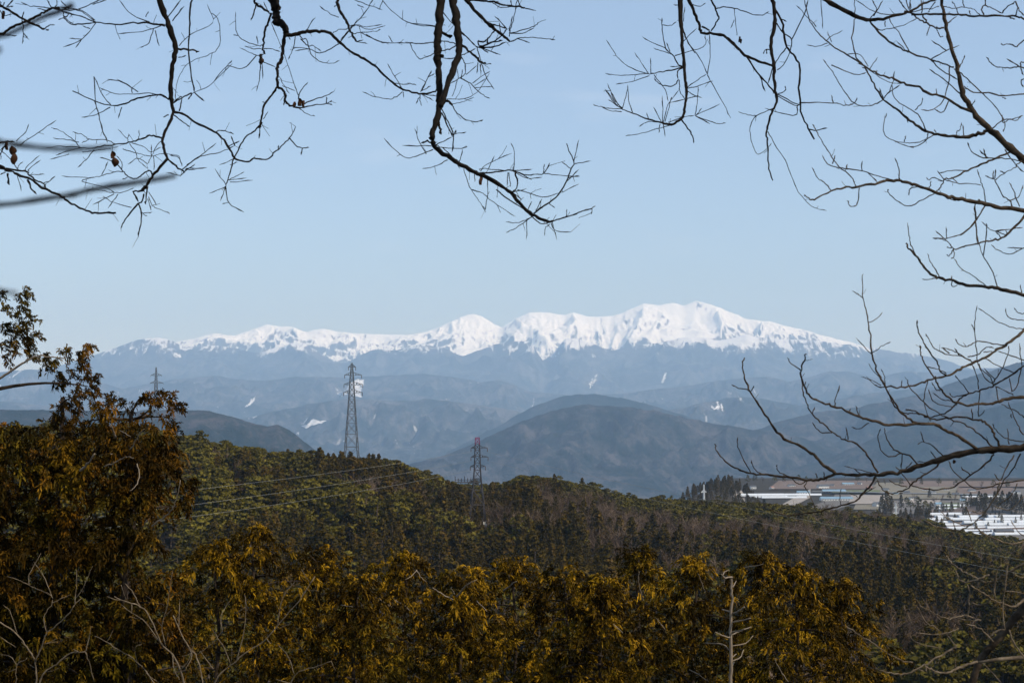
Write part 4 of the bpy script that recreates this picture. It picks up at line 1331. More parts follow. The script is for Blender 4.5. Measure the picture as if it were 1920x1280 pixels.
BELT = [(405, 1032, 21.0, 0.95), (480, 1006, 21.5, 1.25), (600, 1044, 22.0, 0.9), (668, 1092, 20.0, 0.9), (758, 1052, 23.0, 1.0), (862, 1086, 21.0, 1.0), (962, 1064, 23.0, 1.15), (1065, 1082, 21.5, 1.0), (1200, 1040, 24.0, 0.95), (1130, 1100, 20.5, 0.9),
        (1302, 1062, 22.5, 1.0), (1425, 1050, 23.0, 1.3), (1490, 1082, 20.5, 1.0), (1578, 1104, 22.0, 0.85)]
BELT_LABEL = ['small golden cypress top against the left conifers', 'highest round golden cypress crown of the bottom belt, left of centre', 'narrow golden cypress tip right of the highest round crown', 'low cypress top between two pointed tips, below the tall pylon', 'golden cypress top with a leaning tip, below and left of the red topped pylon',
              'cypress crown with a pale forked limb, below the red topped pylon', 'broad cypress top in the middle of the bottom belt', 'low cypress top just right of the middle of the belt', 'cypress with a tall thin tip, halfway between red topped pylon and dead trunk', 'low cypress crown with drooping boughs, in front of the thin tipped one',
              'cypress top just left of the pale dead trunk', 'wide golden cypress crown behind the pale dead trunk', 'cypress with long drooping boughs right of the pale dead trunk', 'last dim cypress at the right end of the belt']
rb = np.random.default_rng(31)
row_roots = []
for k, (px, py, Y, R) in enumerate(BELT):
    lob = []
    top = at(px, py, Y)
    n = 104
    for j in range(n):
        t = (j + rb.random()) / n
        h = 4.6 * t ** 1.15
        rad = (0.10 + R * min(1.0, (h / 1.7)) ** 0.62 * (1 + 0.14 * h)) * (0.12 + 0.88 * rb.random() ** 0.7)
        a = j * 2.4 + rb.random() * 1.2
        rr = 0.13 + 0.19 * min(1, h / 1.0) * (0.6 + 0.7 * rb.random())
        lob.append((top[0] + math.cos(a) * rad, Y + math.sin(a) * rad, top[2] - h - 0.10 * rad + 0.1, rr, rr * 0.62))
    mine = [q for q in PALE_ROW if min(range(len(BELT)), key=lambda i: abs(BELT[i][0] - q[1][0][0]) + 0.4 * abs(BELT[i][1] - q[1][0][1] + 60)) == k]
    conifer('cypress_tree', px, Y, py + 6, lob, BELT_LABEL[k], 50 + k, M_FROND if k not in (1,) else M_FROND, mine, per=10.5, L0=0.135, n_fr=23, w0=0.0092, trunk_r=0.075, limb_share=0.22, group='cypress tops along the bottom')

# ---- the dead trunk
YS = 18.0
ds, rsn = empty('dead_tree', at(1371, 1280, YS)), np.random.default_rng(9)
b0 = np.array(ds.location)


def px_tube(g, pts, w0, w1, Y, base, dY=0.0, sides=7, r=None, wob=0.0):
    p = np.array(pts, float)
    P = at(p[:, 0], p[:, 1], Y)
    P[:, 1] += np.linspace(0, dY, len(P))
    P, R = smooth_path(P, np.linspace(w0, w1, len(P)) * 0.5 / FPX * Y, r, wob)
    g.tube(P - base, R, sides)


g = Geo()
px_tube(g, zpt(ZB, [(868, 2200), (868, 1100), (870, 900), (873, 750), (870, 600), (876, 450), (875, 360), (878, 302)]), 8.2, 3.6, YS, b0, 0, 9, rsn, 0.006)
g.build('trunk', M_PALE, ds, True)
for w, pts in [(3.6, [(880, 306), (850, 300), (825, 300), (803, 275)]), (2.2, [(828, 292), (842, 280), (877, 275)]), (2.6, [(880, 362), (915, 338)]), (3.4, [(878, 508), (905, 488), (928, 455)]), (3.2, [(876, 558), (920, 540), (962, 518)]), (3.4, [(876, 612), (905, 598), (930, 578)]), (2.6, [(876, 628), (940, 612), (1002, 598)]),
               (3, [(870, 502), (835, 498)]), (3.2, [(868, 640), (843, 632), (768, 595)]), (2.6, [(874, 757), (915, 752)]), (2.6, [(874, 775), (930, 765), (957, 728)]), (3, [(872, 818), (905, 798)]), (2, [(872, 692), (960, 684), (1012, 648)]), (2.6, [(870, 720), (830, 690), (740, 690)])]:
    g = Geo()
    px_tube(g, zpt(ZB, pts), w, w * 0.7, YS, b0, -0.25 if w > 3 else 0.2, 6, rsn, 0.002)
    g.build('stub', M_PALE, ds, True)
tag(ds, 'pale dead trunk with broken stubs standing among the golden cypresses', 'dead tree')

# ================================================================== BARE BRANCHES
def bark(name, lo, hi, scale=18.0):
    m, nt, b = material(name)
    f = noise(nt, scale, 5.0, 0.65)
    nt.links.new(ramp(nt, f, [(0.32, lo), (0.7, hi)]), b.inputs['Base Color'])
    b.inputs['Roughness'].default_value = 0.8
    bump(nt, b, f, 0.5, 0.01)
    return m


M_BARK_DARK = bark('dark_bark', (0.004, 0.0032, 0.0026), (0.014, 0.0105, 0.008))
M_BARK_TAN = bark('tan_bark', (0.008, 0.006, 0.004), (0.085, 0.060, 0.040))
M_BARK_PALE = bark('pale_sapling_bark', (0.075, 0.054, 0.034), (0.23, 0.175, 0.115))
M_DEADLEAF = plain('dead_brown_leaf', (0.045, 0.020, 0.010), 0.7, 30.0, 0.4)

ZONE = {'A': (0, 0, 0.35935), 'B': (600, 0, 0.35935), 'C4': (0, 0, 0.125), 'C5': (400, 0, 0.1875), 'C6': (760, 0, 0.20312), 'C7': (0, 220, 0.1797), 'D': (1100, 0, 0.3125), 'E': (1480, 0, 0.35948), 'F': (1480, 400, 0.3125),
        'G': (1320, 650, 0.3125), 'H': (1480, 900, 0.2969), 'I': (1620, 0, 0.1719), 'J': (1680, 200, 0.1719), 'K': (1640, 560, 0.25), 'L': (1680, 960, 0.25), 'M': (0, 920, 1 / 3), 'P': (0, 0, 1.0)}


def traced_tree(name, text, Y0, mat, label, group, seed, trunk, spurs=(0.0, 0, 0), bud=1.5, drift=0.35, leaves=(), ground_join=True, min_w=1.0, thick=1.15):
    """Limbs surveyed one by one (branch lines B, twig lines T); every limb starts on the nearest limb before it and wanders in depth.
    spurs: (mean spacing px, min px, max px) of the small side shoots that grow on every limb."""
    r = np.random.default_rng(seed)
    base = trunk(None)
    root = empty(name, base)
    base = np.array(base, float)
    known = np.zeros((0, 3))          # photo x, y and depth of what has grown so far
    owner = []
    parts = []
    for line in text.strip().splitlines():
        line = line.strip()
        if not line: continue
        head, body = line.split(':')
        hd = head.split()
        kind, zone = hd[0], ZONE[hd[1]]
        w0, w1 = (float(hd[2]), float(hd[3])) if len(hd) > 3 else (1.6, 0.9)
        for piece in body.split(';'):
            pts = [tuple(float(c) for c in q.split(',')) for q in piece.split()]
            if len(pts) < 2: continue
            p = np.array(zpt(zone, pts))
            if len(known):
                d2 = ((known[:, :2] - p[0]) ** 2).sum(1)
                k = int(np.argmin(d2))
                if d2[k] < 900:
                    Ystart, par = known[k, 2], owner[k]
                else:
                    Ystart, par = Y0 + r.normal() * 0.25, None
            else:
                Ystart, par = Y0, None
            seg = np.concatenate([[0], np.cumsum(np.linalg.norm(np.diff(p, axis=0), axis=1))])
            length_m = seg[-1] / FPX * Y0
            slope = r.normal() * drift
            dep = Ystart + slope * length_m * (seg / seg[-1]) ** 1.2
            P = at(p[:, 0], p[:, 1], dep)
            wl = np.maximum(np.linspace(w0, w1, len(p)) * thick, min_w)
            R = wl * 0.5 / FPX * dep
            P, R = smooth_path(P, R, r, (0.0016 if w0 < 3 else 0.0028) * min(1.0, Y0 / 8.0) * (0.3 if Y0 < 2 else 1.0))
            # knots, and a small bud at the tip
            R = R * (1 + 0.10 * r.normal(size=len(R)))
            if kind == 'T' and len(R) > 4:
                R[-2] *= bud; R[-1] *= 0.5
            g = Geo()
            g.tube(P - base, np.abs(R), 8 if w0 > 5 else 6 if w0 > 2 else 5)
            if spurs[0]:
                n = int(seg[-1] / spurs[0] * (0.6 + 0.8 * r.random()))
                for _ in range(n):
                    k = r.integers(2, len(P)) if len(P) > 2 else 1
                    dvec = P[k] - P[k - 1]
                    dvec = dvec / (np.linalg.norm(dvec) + 1e-9)
                    side = np.cross(dvec, [0, 1, 0]) * (1 if r.random() < 0.5 else -1)
                    L = r.uniform(spurs[1], spurs[2]) / FPX * Y0
                    v = dvec * r.uniform(0.2, 0.9) + side * r.uniform(0.5, 1.0) + r.normal(size=3) * 0.25
                    v = v / np.linalg.norm(v)
                    bend = np.array([0, 0, 0.25]) * L if mat is not M_BARK_DARK else r.normal(size=3) * 0.15 * L
                    q = np.array([P[k], P[k] + v * L * 0.5 + bend * 0.3, P[k] + v * L * 0.93 + bend, P[k] + v * L + bend * 1.1])
                    ww = min(R[k], r.uniform(0.42, 0.60) / FPX * Y0)
                    g.tube(q - base, [ww * 1.1, ww * 0.8, ww * 0.75, ww * (1.3 if L > 20 / FPX * Y0 else 1.0)], 4)
            parts.append((kind, g, par))
            idx = len(parts) - 1
            # dense record of this limb
            t = np.linspace(0, seg[-1], max(2, int(seg[-1] / 4)))
            known = np.concatenate([known, np.stack([np.interp(t, seg, p[:, 0]), np.interp(t, seg, p[:, 1]), np.interp(t, seg, dep)], -1)])
            owner += [idx if kind == 'B' else (par if par is not None else idx)] * len(t)
    objs = {}
    for i, (kind, g, par) in enumerate(parts):
        if kind == 'B' or par is None or parts[par][0] != 'B':
            objs[i] = g.build('branch', mat, root, True)
    for i, (kind, g, par) in enumerate(parts):
        if i not in objs:
            g.build('twig', mat, objs.get(par, root), True)
    # the trunk and the limbs beyond the frame that carry these branches
    for (nm, P, R) in trunk(base):
        g = Geo()
        P2, R2 = smooth_path(np.array(P, float), np.array(R, float), r, 0.004)
        g.tube(P2 - base, R2, 10)
        g.build(nm, mat, root, True)
    for (lx, ly, s) in leaves:
        k = int(np.argmin(((known[:, :2] - np.array([lx, ly])) ** 2).sum(1)))
        p = at(lx, ly, known[k, 2])
        g = Geo()
        S = s / FPX * Y0
        a = r.random() * 6.28
        n, m = 7, 5
        V = []
        for i in range(n):
            t = i / (n - 1)
            wd = math.sin(math.pi * min(1, t * 0.93 + 0.05)) * 0.42 * S
            for j in range(m):
                u = (j / (m - 1) - 0.5) * 2
                curl = 0.30 * S * (u * u) + 0.1 * S * math.sin(t * 5 + a)
                V.append([u * wd * math.cos(a) + curl * math.sin(a) + 0.15 * S * math.sin(3 * t), u * wd * math.sin(a) - curl * math.cos(a), -t * S + 0.1 * S])
        V = np.array(V) + p - base
        q = [[i * m + j, i * m + j + 1, (i + 1) * m + j + 1, (i + 1) * m + j] for i in range(n - 1) for j in range(m - 1)]
        g.add(V, q)
        g.build('dead_leaf', M_DEADLEAF, root, True)
    tag(root, label, 'tree', group)
    return root


# ---- 1. the tree hanging in from the top left and centre
def trunk_one(base):
    Y = 9.0
    foot = at(-520, 640, Y)
    if base is None: return (foot[0], Y, gz_at(foot[0], Y))
    crown = at(-430, -420, Y)
    lim = [crown, at(-150, -330, Y), at(250, -300, Y + 0.1), at(600, -260, Y), at(900, -230, Y), at(1060, -190, Y)]
    out = [('trunk', [(foot[0], Y, base[2] - 0.3), (foot[0] + 0.1, Y, base[2] + 1.2), at(-500, 200, Y), crown], [0.20, 0.17, 0.14, 0.10]),
           ('overhead_limb', lim, [0.10, 0.085, 0.075, 0.06, 0.05, 0.03])]
    for (x0, x1, w) in ((250, 296, 0.026), (560, 503, 0.032), (800, 826, 0.024), (860, 848, 0.024), (880, 871, 0.016), (640, 633, 0.012), (340, 361, 0.008), (470, 475, 0.010), (870, 880, 0.008)):
        out.append(('branch', [at(x0, -285, Y), at((x0 + x1) / 2 + 6, -150, Y), at(x1, -6, Y)], [w * 1.3, w * 1.1, w * 0.66]))
    out.append(('branch', [at(-430, -200, Y), at(-200, -80, Y), at(-4, 10, Y)], [0.04, 0.025, 0.009]))
    out.append(('branch', [at(-470, 100, Y), at(-200, 90, Y), at(-3, 65, Y)], [0.04, 0.025, 0.009]))
    out.append(('branch', [at(-490, 350, Y), at(-200, 330, Y), at(-5, 306, Y)], [0.04, 0.022, 0.010]))
    return out


TREE_ONE = '''
B A 9 5.5: 825,-20 860,80 885,150 915,240 910,300 895,380 890,470 895,540 905,585
B A 5 4: 905,585 880,650 852,710 853,770 875,828
B A 4.5 3: 875,828 830,880 790,925 770,960 745,990 715,1000
B A 4.2 3: 905,585 960,600 1040,650 1120,690 1160,720 1190,770 1220,825
B A 3 1.2: 1220,825 1280,845 1325,828 1390,830 1440,790 1490,740 1510,720 1545,665
B C5 14 9: 560,-40 610,20 630,120 620,210 670,230 720,290 730,340
B C5 5.5 3.8: 720,340 700,430 690,540 670,620 640,670 640,760 645,870
B C5 3.4 2.6: 645,870 580,950 515,1040 490,1140 470,1250 460,1275
B A 2.6 2: 1368,640 1355,655 1320,690 1280,715 1250,770 1222,825
B C5 4.5 2.5: 645,870 700,900 720,950 715,1000 740,1040 790,1065 870,1080
B C5 6 4: 720,340 800,350 880,330 960,312 1060,315 1160,322 1200,370 1270,430
B C5 4 3.2: 1270,430 1380,520 1480,580 1590,640 1680,730 1790,825 1900,900
B B 3 2.5: 430,470 480,480 530,490 580,485 620,465
B C5 3.6 2.6: 575,130 550,220 520,300 500,430 495,500 515,535
B C5 4 3: 400,-20 430,45 500,90 560,130
B C5 4.6 3: 1240,-20 1250,80 1310,180 1350,260 1380,340 1430,420
B A 2.6 2: 1005,-10 990,50 990,150 985,280 1000,400 1012,475
B A 3.4 1.6: 860,135 800,125 720,120 600,128 500,118
B A 2.6 1.5: 880,520 840,495 780,500 700,520 640,545 580,552 500,530 380,475
B C7 3 1: 1695,220 1620,200 1540,200 1440,235 1340,265 1200,285 1080,295 960,325 840,315 640,298 480,325
B A 3 2.4: 875,828 920,870 950,890 965,900
B C7 4.2 3: -30,480 60,545 180,595 320,645 420,720 540,780 620,810 680,860 780,915 860,960 960,990 1070,1005 1210,990
B C4 4.4 3.2: -20,90 80,120 200,200 400,315 560,395 660,445
B C4 4 3: -20,525 60,490 200,400 380,330 450,295 560,240 680,180 780,130 900,120
B C6 12 8: 330,-20 320,100 310,220 300,330 295,430 295,540 305,650 310,760 315,880 310,980 300,1060 270,1180 240,1290
B C6 12 8: 435,-20 460,120 480,250 490,380 495,500 450,620 400,750 360,880 330,980
B B 7.4 4: 590,725 600,770 660,810 720,850 800,895 850,915 930,960 1000,1010 1050,1070 1110,1120 1160,1145 1210,1155
B B 2.6 1.2: 1210,1155 1260,1140 1310,1125 1360,1105 1410,1090 1438,1075
B B 2.6 1.2: 1115,1115 1160,1080 1230,1030 1280,960 1305,900 1325,845 1300,790 1288,750
B C6 6 3.4: 550,-10 640,90 740,200 820,270 900,330 970,385
B C6 3.2 2.5: 590,5 700,10 790,12 880,40 980,60 1060,65 1110,75
B C6 4.2 3: 500,400 560,450 640,520 690,570 740,590
B C6 4 3: 340,930 400,940 440,980
T C7 2.4 1.6: 1440,900 1340,1020 1280,1110 1265,1150 ; 1440,900 1475,990 1465,1120 1440,1245 ; 1540,720 1525,830 1520,910 ; 1500,800 1480,880 1440,900
T C7 3 2: 1560,640 1520,740 1460,770 1390,770 1440,880
T C7 1.2 0.9: 1475,990 1500,1015 1535,1030 ; 1490,1000 1590,990 ; 1550,780 1640,920 ; 1550,830 1600,930 1690,970 1775,1005 ; 1540,850 1580,970
T C7 2.4 1.2: 1590,600 1570,560 1520,570 1470,610 1410,640 1340,620 1280,560 1200,470 1150,450 1040,420
T C7 1.3 0.9: 1330,625 1275,650 ; 1280,570 1220,565 1080,600 980,625 850,625 640,612 ; 980,625 850,665 1000,705 1110,740 1200,785 ; 1390,740 1280,780 1200,785 1090,770 920,745 ; 1230,800 1130,950 ; 1190,800 970,910 ; 1370,940 1190,890 1070,820 ; 1270,540 1270,470 1215,400 ; 1060,600 1130,460
T C7 1.4 0.9: 840,315 720,350 580,398 ; 980,340 900,440 808,525 ; 830,310 760,235 660,155 535,105 ; 1200,280 1110,240 930,228 870,190 755,150 ; 930,228 850,265 ; 820,260 700,235 550,215
T C7 1.2 0.8: 1120,260 1070,140 1035,0 1005,-120 975,-180 ; 1340,265 1320,220 1230,125 ; 1330,220 1350,180 ; 1450,235 1450,130 ; 720,385 520,440 ; 860,365 980,350 1130,330 1240,300 ; 1380,270 1480,300 1580,360 1680,310 ; 1690,240 1640,290 1580,400 1540,490 ; 1350,270 1420,370 1440,440 1530,530 ; 1280,330 1430,375 1580,405 1700,380 1850,400 1890,470 ; 1600,400 1610,550 ; 1540,490 1440,430 1330,490 ; 1580,400 1575,290
T A 1.6 1: 950,885 1040,820 1150,795 1225,760 ; 975,860 1050,810 1125,750 ; 890,810 930,820 950,870 ; 965,885 1020,890 ; 970,880 1080,875 ; 960,895 940,915 870,900 ; 965,895 1020,855
T A 1.8 1.2: 1510,720 1545,760 1580,772 1612,768 ; 1578,772 1570,808 ; 1450,780 1455,760 ; 1120,690 1160,680 1220,700 ; 1225,760 1205,710 ; 1185,770 1250,735
T A 2.2 1: 1220,825 1200,900 1180,965 1175,990 ; 1175,975 1178,985 1195,1060 1270,1105
T A 1.2 0.8: 1190,940 1230,920 1275,898 ; 1190,940 1285,930 ; 1200,950 1320,940 ; 1180,965 1120,880 ; 1175,975 1090,1008 ; 1175,980 1150,1050 ; 1195,1055 1160,1065 ; 1215,830 1150,860 ; 1200,860 1240,845
T A 2 1.2: 1360,655 1350,725 ; 905,600 960,640 990,665 ; 935,580 950,505 910,530 ; 880,600 850,612
T C5 2 1: 870,1080 1000,1055 1130,1035 1185,1005 ; 1130,1035 1190,1050 ; 1130,1035 1130,965 ; 860,1060 1000,1000 1110,965 1205,915 ; 855,1060 855,960 890,890 945,825 ; 710,990 705,1060
T C5 1.2 0.8: 855,960 820,870 760,690 700,520 570,210 ; 860,1090 960,1150 1020,1160 ; 510,1030 490,1015 ; 500,1190 545,1120 ; 650,760 700,840 760,935 ; 690,860 820,910
T C5 1.8 0.9: 860,340 890,395 930,395 950,470 990,560 1080,620 1180,635 1265,612 ; 1280,420 1170,490 1060,530 950,490 780,475 ; 1270,420 1400,260 1530,110 1600,-20 ; 870,390 950,460 1000,460 1080,520
T C5 1.4 0.9: 950,490 820,510 ; 740,350 770,400 ; 820,350 790,510 750,600 ; 920,320 1020,175 ; 1430,420 1500,400 ; 1430,420 1540,440 ; 1350,310 1270,400 ; 1340,290 1250,300 1190,340 ; 1370,260 1440,250 1530,270 1690,245 ; 1370,280 1430,255 1550,295 1720,260 ; 1400,340 1480,325 1600,320 1680,295 ; 1480,330 1600,390 1730,430 1920,425 ; 1790,420 1750,360 ; 1255,175 1170,140 1060,55 ; 1240,40 1205,75
T B 1.4 0.9: 430,480 400,505 360,518 290,505 220,480 ; 435,480 435,510 ; 430,465 390,400 350,330 ; 390,435 470,440 ; 525,480 550,430 580,375 ; 240,180 300,215 370,225 540,225 600,220 ; 605,140 480,125 390,70 320,0
T C6 1.4 0.9: 150,840 200,730 240,655 ; 215,710 270,680 ; 150,840 240,795 ; 135,870 135,920 150,980 ; 130,900 100,955 ; 150,870 260,930 ; 160,870 290,890 ; 20,770 105,785
T C5 1.3 0.8: 1440,50 1510,80 ; 1410,0 1560,55 1690,100 ; 1665,90 1700,-10
T C5 1.5 0.9: 515,535 480,555 440,555 370,530 265,480 ; 430,555 330,665 240,685 130,668 0,820 ; 130,670 190,605 ; 490,455 440,455 330,420 245,355 225,240 220,120 ; 245,355 200,350 ; 480,490 400,485 310,460 ; 505,490 570,488 670,515 ; 445,440 430,360 ; 470,640 460,800 430,910 ; 485,620 495,790 ; 495,620 620,670 ; 560,140 500,20
T C5 2.4 1.4: 425,50 400,150 375,205
T C5 4 3: 470,540 475,590 468,640
T A 2.2 1.4: 1012,480 1065,530 ; 1000,490 980,520 ; 1000,485 950,510 900,540
T A 1.2 0.7: 1000,490 1100,440 1210,330 ; 935,240 1000,175 1110,120 1080,25 ; 1105,70 1140,110 1150,210 1130,260 1080,290 1000,320 950,370 920,450 915,520
T A 3 2: 925,255 990,260 1040,270
T A 1.8 1.1: 930,300 970,290 ; 875,90 945,0 ; 900,110 960,30 ; 500,118 430,90 330,60 270,45
T A 1.5 0.9: 500,120 430,205 330,245 ; 425,205 360,200 ; 425,205 395,250 ; 470,150 430,135 ; 500,118 440,70 390,50 ; 500,118 410,125 370,120 330,80 ; 780,115 690,80 620,0 ; 840,135 740,165 610,178 ; 800,150 775,225 730,250 ; 810,160 830,240 ; 760,90 775,60
T A 1.6 0.9: 880,515 800,490 700,490 600,490 515,458 ; 580,552 540,500 490,400 ; 575,560 500,600 425,612 ; 635,560 615,620 ; 690,485 680,450 610,415 ; 720,480 640,430 560,415 ; 490,400 500,530 530,660 560,740
T C7 3.2 1.8: -20,535 100,540 260,560 310,600 380,655 450,690 475,735 ; 285,650 320,730 375,800 ; 80,590 90,710 ; -20,270 60,255 150,260
T C7 1.3 0.9: 450,690 520,660 575,615 ; 180,540 100,430 0,340 ; 190,560 190,510 240,460 ; 270,560 270,520 415,395 ; 300,560 300,540 420,445 ; 310,600 350,600 460,590 ; 180,600 225,770 ; 60,570 0,600 ; 170,250 260,160 298,75 ; 210,290 400,160 585,30 ; 70,290 0,340 ; 60,280 20,350 10,440 ; 60,280 -20,420
T C4 2 1.2: 660,445 740,385 820,378 ; 690,455 735,450 ; -10,525 120,535 250,538 ; 900,120 830,140 1000,150 1150,150 1370,60 1480,0 ; 100,110 200,0 ; 120,110 200,100
T C4 1.6 1: 1390,70 1600,0 ; 1150,140 900,110 ; 770,125 620,110 500,92 440,92 315,40 ; 680,155 560,125 ; 680,180 610,190 ; 780,130 700,0 ; 825,110 855,60 850,0 ; 1030,140 910,10 ; 930,140 930,170 1050,215 1200,240 1300,280 1440,340 ; 1150,150 1200,150 1300,210 1430,310 ; 1030,220 960,265 870,300 ; 950,200 965,270 1080,370 1200,370 1400,345
T C4 1.8 1: 330,300 355,170 ; 330,310 350,500 335,660 ; 350,500 415,580 ; 40,110 70,30 ; 20,100 0,20 ; 0,160 60,230 180,215
T B 3 2: 590,745 560,738 530,745
T B 1.5 0.9: 590,780 540,800 470,825 420,805 330,720 ; 555,805 520,740 495,670 ; 580,762 430,760 ; 665,835 600,870 530,880 ; 640,770 700,830 730,880 ; 705,700 765,690 ; 600,755 640,768 740,775 770,765 ; 600,760 690,715 ; 725,850 745,780
T B 2 1.6: 630,560 670,640 695,710 690,790 ; 635,590 690,700 710,680
T B 1.4 0.8: 750,880 770,950 790,990 830,1050 862,1095 ; 862,1095 875,1010 875,920 ; 790,990 850,1010 930,1070 1020,1130 ; 805,900 808,950
T B 2.4 1.3: 830,905 900,900 970,890 1010,890 1080,915 1120,910 1165,905 1200,850 ; 1020,895 1030,970 1000,1005 ; 920,990 980,1040 1060,1090 1150,1165 1210,1155
T B 1.4 0.9: 1165,905 1230,915 1355,925 ; 1010,885 1015,800 995,745 ; 1015,890 1110,885 ; 1165,900 1170,855 ; 835,895 870,860 1000,800 ; 880,880 908,815 ; 960,890 860,880 830,885 ; 1000,890 1080,930 1160,925 ; 985,900 995,975 ; 980,900 975,970 ; 1000,1005 1080,985 ; 1030,990 1160,1028 1240,1010 1350,962 ; 1000,1000 1050,1040 ; 1015,890 1105,940
T B 1.4 0.9: 1325,840 1350,730 ; 1330,855 1415,840 ; 1310,880 1260,845 ; 1295,930 1355,915 ; 1290,945 1350,885 ; 1080,1110 1105,1050 ; 1125,1100 1160,1040 ; 1110,1130 1040,1160 970,1160 ; 1100,1135 1020,1190 968,1212 ; 1080,1140 1075,1250 ; 1210,1155 1235,1250 ; 1205,1165 1230,1205 1310,1210 ; 1200,1170 1175,1190 1172,1230 ; 1285,1130 1290,1090 ; 1195,1060 1225,1085 ; 1320,1120 1410,1090 1418,1120
T C6 5 4: 315,285 370,320 430,338 ; 300,500 330,515 345,525
T C6 2.4 1.6: 490,280 560,340 650,430 ; 680,430 760,410 880,340 940,265 ; 760,210 850,240 940,265 ; 680,440 800,395 900,375 ; 680,420 670,380 720,390 770,350 830,270 ; 760,350 760,410 ; 690,440 800,435 930,390
T C6 1.7 1: 330,100 400,180 470,250 560,330 ; 960,340 970,270 1000,170 1020,60 1040,-10 ; 960,310 1080,280 1190,240 1230,210 ; 970,310 1080,310 1190,260 ; 970,385 1060,355 1160,348 1280,360 1385,372 ; 690,440 770,490 ; 700,440 880,508 ; 660,430 690,540 700,610 ; 880,320 870,210 ; 930,260 830,150 ; 960,290 990,150 ; 1030,355 1150,395 ; 650,430 770,480
T C6 1.6 1: 1110,80 1205,100 ; 790,12 880,70 990,65 ; 980,60 975,0 ; 1060,60 1040,0 ; 740,590 800,593 ; 520,510 570,490 650,450 ; 690,600 700,680 ; 670,580 660,680 ; 710,600 750,720 820,825
T C6 1.8 1: 480,420 430,395 340,380 260,390 150,405 40,395 0,390 ; 470,420 410,455 330,470 200,525 130,540 80,480 40,395 ; 470,530 380,545 330,525 ; 520,530 550,590 555,680 500,720 420,770 ; 500,720 600,770 660,830 720,880 780,912
T C6 1.2 0.8: 560,690 660,610 ; 620,770 700,710 780,660 ; 520,720 525,640 ; 490,730 480,640 ; 640,790 740,730 ; 640,810 810,800 ; 480,740 440,870 430,890 ; 370,915 540,910 660,850 780,670 ; 440,960 520,945 635,900 ; 300,245 60,215 0,200
T C6 1.8 1.2: 440,980 480,1050 560,1105 650,1125 720,1108 ; 335,1040 390,1170 440,1270
T C6 4.5 3: 300,1110 320,1200 330,1240
'''
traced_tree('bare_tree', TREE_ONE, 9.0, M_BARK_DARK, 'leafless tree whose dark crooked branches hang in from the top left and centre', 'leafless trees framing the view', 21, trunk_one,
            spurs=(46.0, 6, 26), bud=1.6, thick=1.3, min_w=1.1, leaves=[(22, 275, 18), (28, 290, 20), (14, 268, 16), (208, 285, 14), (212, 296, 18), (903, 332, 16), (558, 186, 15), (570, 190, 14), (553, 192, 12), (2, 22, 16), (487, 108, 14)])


# ---- 2. the finer branches hanging right of the centre
def trunk_two(base):
    Y = 10.5
    foot = at(2560, 700, Y)
    if base is None: return (foot[0], Y, gz_at(foot[0], Y))
    crown = at(2480, -500, Y)
    out = [('trunk', [(foot[0], Y, base[2] - 0.3), at(2550, 900, Y), at(2530, 200, Y), crown], [0.24, 0.20, 0.16, 0.12]),
           ('overhead_limb', [crown, at(2150, -440, Y), at(1800, -380, Y), at(1500, -330, Y), at(1250, -260, Y)], [0.12, 0.09, 0.075, 0.055, 0.03])]
    for (x0, x1, w) in ((1300, 1272, 0.016), (1330, 1287, 0.015), (1380, 1331, 0.010), (1480, 1449, 0.018)):
        out.append(('branch', [at(x0, -300, Y), at((x0 + x1) / 2 + 5, -150, Y), at(x1, -6, Y)], [w * 1.4, w, w * 0.62]))
    return out


